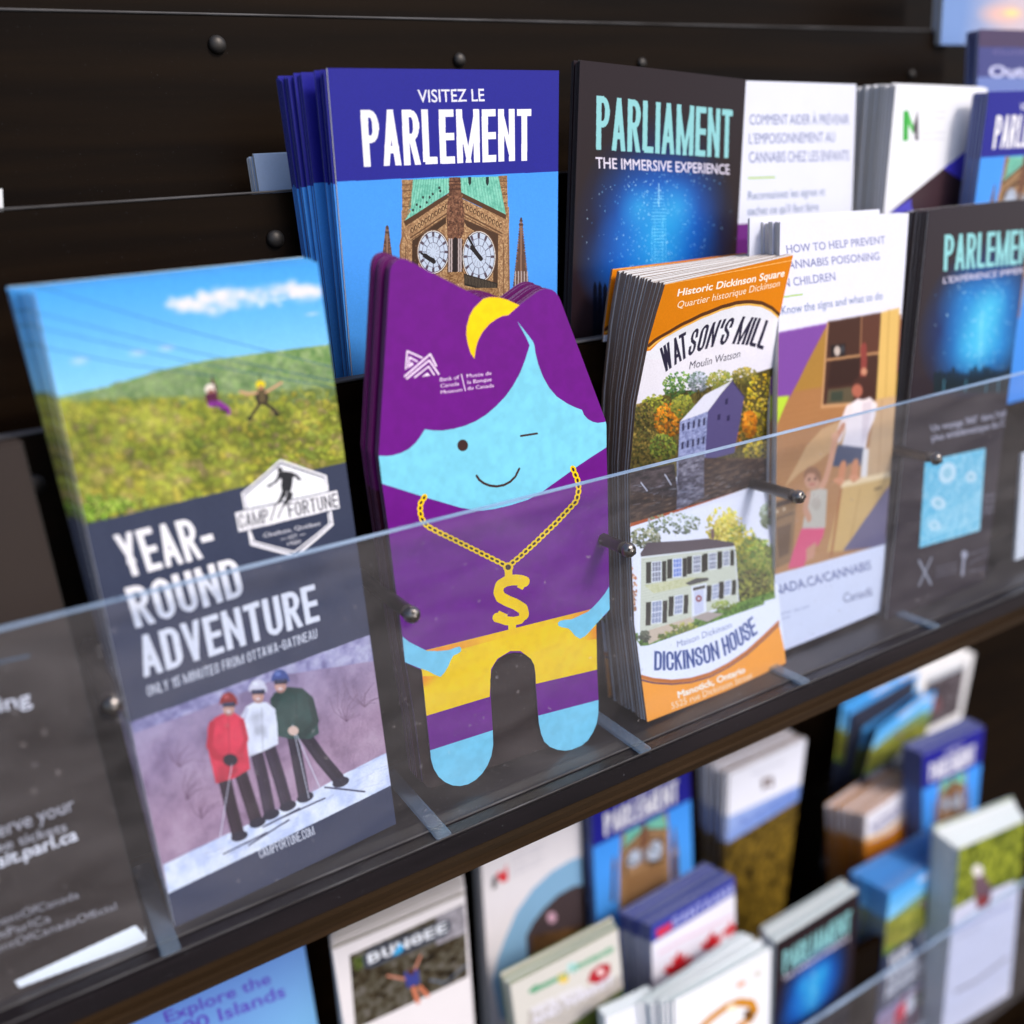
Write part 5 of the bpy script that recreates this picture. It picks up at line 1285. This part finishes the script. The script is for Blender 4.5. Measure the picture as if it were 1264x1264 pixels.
def d_explore(c):
    c.at(0, 1000, 3.0095)
    c.grad([(200, 400), (1300, 400), (1300, 1200), (200, 1200)], (104, 142, 226), (120, 176, 226), (800, 500), (1100, 800))
    c.text('Explore the', (618, 790), (1008, 640), (604, 750), (92, 66, 190), .012); c.text('1000 Islands', (600, 868), (1062, 690), (586, 822), (92, 66, 190), .012)
low('islands_leaflet', 'light blue leaflet reading Explore the Islands in violet, lower left below the ledge', 'islands leaflets', (128, 1278), (375, 1163), .535, 400, (110, 150, 226), d_explore, E_SKY, 4, None, .010, BR=(392, 1264), back_label='light blue leaflet behind the Explore the Islands one')

def d_bungee(c):
    c.at(380, 900, 2.528)
    c.tex([(130, 708), (488, 545), (500, 780), (150, 945)], [(24, 20, 16), (60, 50, 34), (86, 82, 70), (110, 104, 100)], 20, 5, 3)
    c.tex([(400, 585), (488, 545), (495, 640), (400, 680)], [(120, 116, 124), (170, 166, 176)], 14, 4, 5); c.tex([(140, 720), (330, 640), (250, 700), (150, 760)], [(60, 74, 30), (110, 120, 60)], 10, 4, 7)
    c.poly([(176, 748), (170, 712), (190, 688), (430, 596), (446, 604), (446, 632), (430, 650), (200, 750)], (70, 76, 90)); c.poly([(184, 740), (180, 714), (196, 696), (428, 605), (438, 612), (436, 630), (424, 642), (204, 740)], (34, 36, 48))
    c.head('BUNGEE', (190, 738), (436, 634), (184, 706), (226, 230, 240), .4, .2, .09); c.poly([(262, 712), (288, 668), (300, 690), (284, 704)], (60, 170, 230))
    c.line([(250, 775), (320, 790), (352, 712)], 8, (196, 130, 110)); c.poly([(300, 765), (345, 755), (350, 800), (310, 815)], (60, 66, 140)); c.line([(330, 815), (345, 860)], 14, (206, 120, 90)); c.line([(350, 812), (375, 840)], 12, (206, 120, 90)); c.ell((322, 762), 11, 12, (80, 50, 40))
    c.line([(380, 790), (430, 800), (500, 740)], 4, (90, 110, 140))
low('bungee_leaflet', 'white bordered leaflet reading Bungee with a dark photo of a jumper', 'bungee leaflets', (410, 1173), (574, 1104), .515, 420, (232, 226, 230), d_bungee, E_WHITE, 14, ((408, 1141), (568, 1068)), .030, BL=(424, 1264), BR=(581, 1200), back_label='white bordered leaflet in the thick stack behind the Bungee leaflet')

def d_red(c):
    c.at(380, 900, 2.528)
    c.poly([(575, 462), (590, 452), (588, 490), (574, 498)], (80, 70, 74)); c.poly([(588, 448), (604, 440), (608, 452), (620, 418), (624, 468), (606, 476), (596, 470)], (222, 44, 52))
    for k, y in enumerate((402, 420, 440, 458)): c.text('Canadian museum', (634, y), (736 - 10*(k % 2), y-44), (633, y-9), (190, 186, 200))
    P = [(880, 385), (820, 405), (760, 440), (700, 495), (650, 565), (618, 640), (595, 700), (575, 780), (600, 900), (900, 900)]
    c.poly(P, (136, 180, 214)); c.grad([(600, 700), (880, 600), (880, 900), (570, 900)], (120, 150, 204), (96, 110, 160), (620, 700), (700, 860)) if False else None
    c.poly([(880, 480), (830, 485), (780, 512), (735, 555), (700, 600), (680, 640), (684, 700), (720, 790), (900, 760)], (72, 60, 62)); c.tex([(700, 640), (880, 600), (880, 760), (700, 700)], [(50, 34, 22), (92, 62, 30), (120, 84, 40)], 10, 4, 4, alpha=.8)
    c.ell((760, 582), 14, 17, (214, 170, 190))
low('museum_leaflet', 'white leaflet with red mark and large blue and grey circle, below the ledge', 'red mark museum leaflets', (593.6, 1062), (716, 999), .575, 420, (236, 230, 234), d_red, E_WHITE, 6, ((586, 1054), (705, 990)), .014, BL=(603, 1216), BR=(721, 1133), back_label='white leaflet behind the red mark museum leaflet')
low('tower_leaflet', 'blue Parlement leaflet with clock tower just below the ledge, left of the stacked white ones', 'clock tower leaflets below the ledge', (730, 993), (851, 935.6), .562, 0, None, None, E_BLUE, 5, None, .012, BL=(736, 1137), BR=(855, 1066), mat=M_TOWER, back_label='blue clock tower leaflet behind the Parlement one below the ledge')

def d_millw(c):
    c.at(840, 760, 2.508)
    c.poly([(140, 740), (370, 560), (360, 900), (130, 950)], (96, 76, 28)); c.tex([(140, 735), (365, 590), (355, 1100), (130, 1100)], [(40, 30, 12), (96, 76, 24), (140, 112, 40)], 16, 5, 4)
    c.grad([(145, 650), (385, 540), (365, 600), (142, 740)], (150, 172, 226), (110, 140, 210), (240, 600), (250, 690)); c.text('The river hosts you', (180, 690), (345, 590), (178, 660), (96, 120, 196), .01)
    c.poly([(250, 520), (284, 512), (285, 552), (268, 545), (252, 562)], (84, 50, 40)); c.ell((268, 534), 8, 10, (224, 220, 226)); c.text('Hotel and spa', (220, 505), (320, 464), (219, 490), (180, 180, 200))
low('lodge_leaflet', 'white leaflet with small brown emblem over blue and gold, front of a thick loose stack', 'emblem leaflets', (900, 955.5), (995.6, 911), .56, 320, (234, 234, 246), d_millw, E_BROWN, 13, ((862, 933.5), (960, 894)), .028, BL=(896, 1063), BR=(984, 999), back_label='leaflet in the loose stack behind the white emblem leaflet', jit=(.002, .0015))

# leaning adventure leaflets
def leaning(px4, n4, label, mat=None, edge=E_DARK, group='slumped adventure leaflets'):
    P = [hit(p, n) for p, n in zip(px4, n4)]
    o = leaflet('adventure_leaflet', [P[0], P[3]], [P[1], P[2]], .0012, [mat or M_ADV, edge, M_BACK], sheets=2)
    tag(o, label, 'leaflet', group)
def d_bw(c):
    c.at(840, 760, 2.508)
    c.tex([(760, 200), (885, 145), (860, 300), (740, 360)], [(30, 22, 26), (80, 70, 76), (130, 124, 130)], 12, 4, 5); c.ell((785, 275), 22, 26, (120, 84, 90)); c.poly([(760, 195), (880, 145), (876, 160), (756, 212)], (190, 196, 206))
low('photo_leaflet', 'white bordered leaflet with a dark portrait photo, rearmost at the right below the ledge', 'portrait photo leaflets', (1119, 822), (1203, 806), .61, 300, (236, 234, 236), d_bw, E_WHITE, 10, ((1104, 806), (1170, 791)), .020, BR=(1187, 884), back_label='white bordered leaflet behind the dark portrait photo leaflet')
M_SLATE = simple('slate_leaflet_back', (.035, .04, .07), .4)
for k, (dx, dy, rx, m) in enumerate(((0, 0, 0, M_ADV), (7, 6, 10, M_ADV), (12, 14, 3, M_SLATE), (20, 20, -4, M_SLATE), (26, 30, 2, M_ADV), (34, 34, -2, M_SLATE), (44, 30, 12, M_ADV))):
    s = k*.0035
    leaning([(1040+dx, 868+dy), (1121+dx*.5+rx, 824+dy*.9), (1106+dx*.2, 1040), (1013+dx*.5, 1082)], [.600-s, .596-s, .594-s, .598-s],
            ('slate backed' if m is M_SLATE else 'blue skied') + ' slumped leaflet, ' + ('rearmost', 'second from the back', 'third from the back', 'fourth from the back', 'fifth from the back', 'sixth from the back', 'next to last')[k] + ' beneath the ledge at the right', mat=m)
leaning([(1083, 900), (1145, 852), (1117, 1030), (1032, 1072)], [.568, .566, .566, .568], 'foremost slumped adventure leaflet, its sky bright blue, behind the orange stack')
low('tower_leaflet', 'small looking blue Parlement leaflet at the right, above the pale and blue front stacks', 'clock tower leaflets at the lower right', (1139, 931.5), (1215, 897.6), .515, 0, None, None, E_BLUE, 8, ((1115, 919.6), (1193, 885.6)), .022, BL=(1139, 1015), BR=(1207, 987), mat=M_TOWER, back_label='blue clock tower leaflet in the stack at the lower right')
def d_ora(c):
    c.at(840, 760, 2.508)
    c.poly([(560, 700), (600, 690), (650, 665), (700, 620), (750, 570), (750, 900), (550, 900)], (214, 134, 40)); c.line([(575, 690), (620, 672), (670, 635), (745, 560)], 14, (240, 190, 110)); c.text("WATSON'S MILL", (592, 676), (728, 580), (586, 646), (120, 124, 170), .02)
low('mill_leaflet', 'orange and white leaflet in the lower right, front of a stack with orange sides', 'orange mill leaflets of the lower tier', (1069, 1007), (1137, 959), .535, 320, (232, 230, 240), d_ora, E_ORANGE, 14, ((1020, 995), (1088, 947.5)), .036, BL=(1067, 1059), BR=(1135, 1015), back_label='orange leaflet in the stack behind the orange and white one')

def d_ch(c):
    c.at(560, 1080, 3.16)
    c.line([(300, 452), (380, 415), (400, 405)], 16, (86, 160, 120)); c.line([(470, 362), (620, 285)], 12, (120, 176, 146)); c.ell((425, 402), 22, 20, (236, 200, 90)); c.ell((463, 360), 22, 20, (176, 216, 216)); c.text('Country Highlands', (302, 466), (622, 298), (298, 440), (86, 160, 120), .02)
    c.poly([(520, 415), (535, 375), (570, 348), (608, 345), (612, 370), (600, 400), (560, 425)], (176, 36, 48)); c.ell((572, 378), 14, 14, (240, 210, 210))
    c.tex([(290, 530), (700, 370), (700, 1000), (280, 1000)], [(120, 110, 110), (150, 140, 138), (170, 160, 150)], 12, 3, 5, alpha=.4)
    c.text('WINTER FESTIVAL', (305, 548), (512, 452), (300, 520), (232, 230, 244), .03); c.text('AND MARKET', (305, 590), (625, 420), (300, 560), (226, 224, 240), .03)
    c.tex([(430, 600), (660, 440), (680, 700), (400, 700)], [(40, 56, 20), (84, 100, 36), (110, 120, 60)], 12, 4, 6)
low('festival_leaflet', 'cream leaflet with green lettering and a red badge, foreground at the bottom', 'festival leaflets', (629.6, 1216), (762.5, 1146), .50, 420, (214, 210, 204), d_ch, E_GREEN, 4, ((618.5, 1203), (756, 1133)), .011, BR=(770, 1232), back_label='cream leaflet behind the red badge festival leaflet', bp=M_BACK)

def d_maple(c):
    c.at(560, 1080, 3.16)
    c.poly([(740, 200), (1110, -20), (1110, 60), (770, 265)], (52, 60, 156)); c.poly([(790, 215), (850, 180), (850, 205), (795, 245)], (214, 50, 70)); c.head('SANTAANA', (855, 200), (1095, 62), (852, 168), (172, 178, 224), .3, .14, .1)
    def leaf(x, y, s):
        P = [(0, -1), (.18, -.55), (.42, -.68), (.36, -.2), (.72, -.42), (.8, -.2), (1, -.15), (.6, .25), (.66, .42), (.1, .38), (.06, .8), (-.06, .8), (-.1, .38), (-.66, .42), (-.6, .25), (-1, -.15), (-.8, -.2), (-.72, -.42), (-.36, -.2), (-.42, -.68), (-.18, -.55)]
        c.poly([(x+a*s, y+b*s-a*s*.45) for a, b in P], (206, 32, 42))
    leaf(875, 345, 62); leaf(1005, 255, 48); leaf(1080, 205, 36)
    c.line([(800, 300), (900, 240), (1090, 150)], 10, (226, 190, 206))
low('maple_leaflet', 'white leaflet with red maple leaves under a blue header, lower centre', 'maple leaf leaflets', (803.7, 1143), (906.5, 1083), .50, 400, (230, 228, 240), d_maple, E_BLUE, 12, ((765.7, 1127.5), (872, 1066)), .030, BL=(806, 1222), BR=(908, 1151), back_label='blue topped leaflet behind the red maple leaf one')

def d_gold(c):
    c.at(560, 1080, 3.16)
    c.line([(960, 600), (1000, 560), (1060, 515), (1110, 495), (1160, 500), (1175, 530), (1160, 560), (1110, 590)], 30, (206, 136, 24)); c.ell((1085, 520), 20, 16, (250, 236, 210)); c.ell((1120, 425), 22, 12, (232, 180, 160), -30); c.ell((1185, 385), 20, 14, (220, 214, 210), -30)
    c.ell((1150, 545), 20, 22, (110, 70, 30))
low('gold_leaflet', 'white leaflet with a golden swirl cut by the bottom picture edge', 'golden swirl leaflets', (832, 1235), (952, 1170), .455, 400, (240, 240, 246), d_gold, E_ICE, 10, ((780, 1240), (917, 1150)), .022, BR=(950, 1264), back_label='pale blue edged leaflet behind the golden swirl one', jit=(.002, .001))
low('white_leaflet', 'white leaflet top edge at the bottom, between the red badge and golden swirl leaflets', None or 'plain white leaflets', (747, 1256), (808, 1228), .475, 100, (236, 238, 248), lambda c: None, E_ICE, 3, None, .008, back_label='white leaflet behind the plain white one at the bottom')
low('immersive_leaflet', 'black leaflet with blue glow, foreground at the lower right, pale page block on top', 'black immersive leaflets of the lower tier', (958, 1164), (1060, 1100), .460, 0, None, None, E_ICE, 12, ((940, 1146), (1040, 1086)), .020, BR=(1052, 1204), mat=M_IMM, back_label='leaflet in the pale block behind the black blue-glow one at lower right', bp=M_BACK)
low('adventure_leaflet', 'adventure leaflet with sky and hill in the lower right, front of a blue topped stack', 'adventure leaflets of the lower tier', (1098, 1102), (1180, 1047), .480, 0, None, None, E_SKY, 14, ((1050, 1077), (1144, 1025)), .032, BL=(1084, 1246), BR=(1165, 1224), mat=M_ADV, back_label='adventure leaflet in the blue topped stack at lower right', jit=(.0004, .0004))
def d_walk(c):
    c.at(860, 1000, 3.129)
    c.tex([(1000, 140), (1300, 0), (1264, 260), (990, 380)], [(60, 70, 20), (120, 130, 34), (170, 176, 60)], 22, 4, 7); c.poly([(980, 380), (1100, 310), (1230, 260), (1215, 900), (950, 900)], (226, 224, 242)); c.poly([(1075, 235), (1110, 240), (1140, 290), (1130, 360), (1085, 370), (1070, 300)], (110, 84, 96)); c.ell((1085, 225), 20, 22, (226, 220, 220)); c.poly([(1085, 320), (1130, 318), (1130, 366), (1086, 370)], (150, 60, 60))
    c.line([(985, 460), (1080, 410), (1210, 350)], 10, (150, 160, 210)); c.text('walking trails', (990, 490), (1100, 440), (988, 474), (170, 168, 190)); c.line([(1000, 690), (1080, 650), (1200, 560)], 12, (120, 108, 120))
low('walking_leaflet', 'green and white leaflet with a standing walker, rightmost of the foreground row', 'walker leaflets', (1184, 1048), (1266, 1012), .455, 400, (226, 224, 242), d_walk, E_ICE, 10, ((1151, 1022), (1250, 985)), .022, BL=(1164, 1256), BR=(1248, 1208), back_label='pale topped leaflet behind the rightmost walker leaflet', bp=M_BACK)
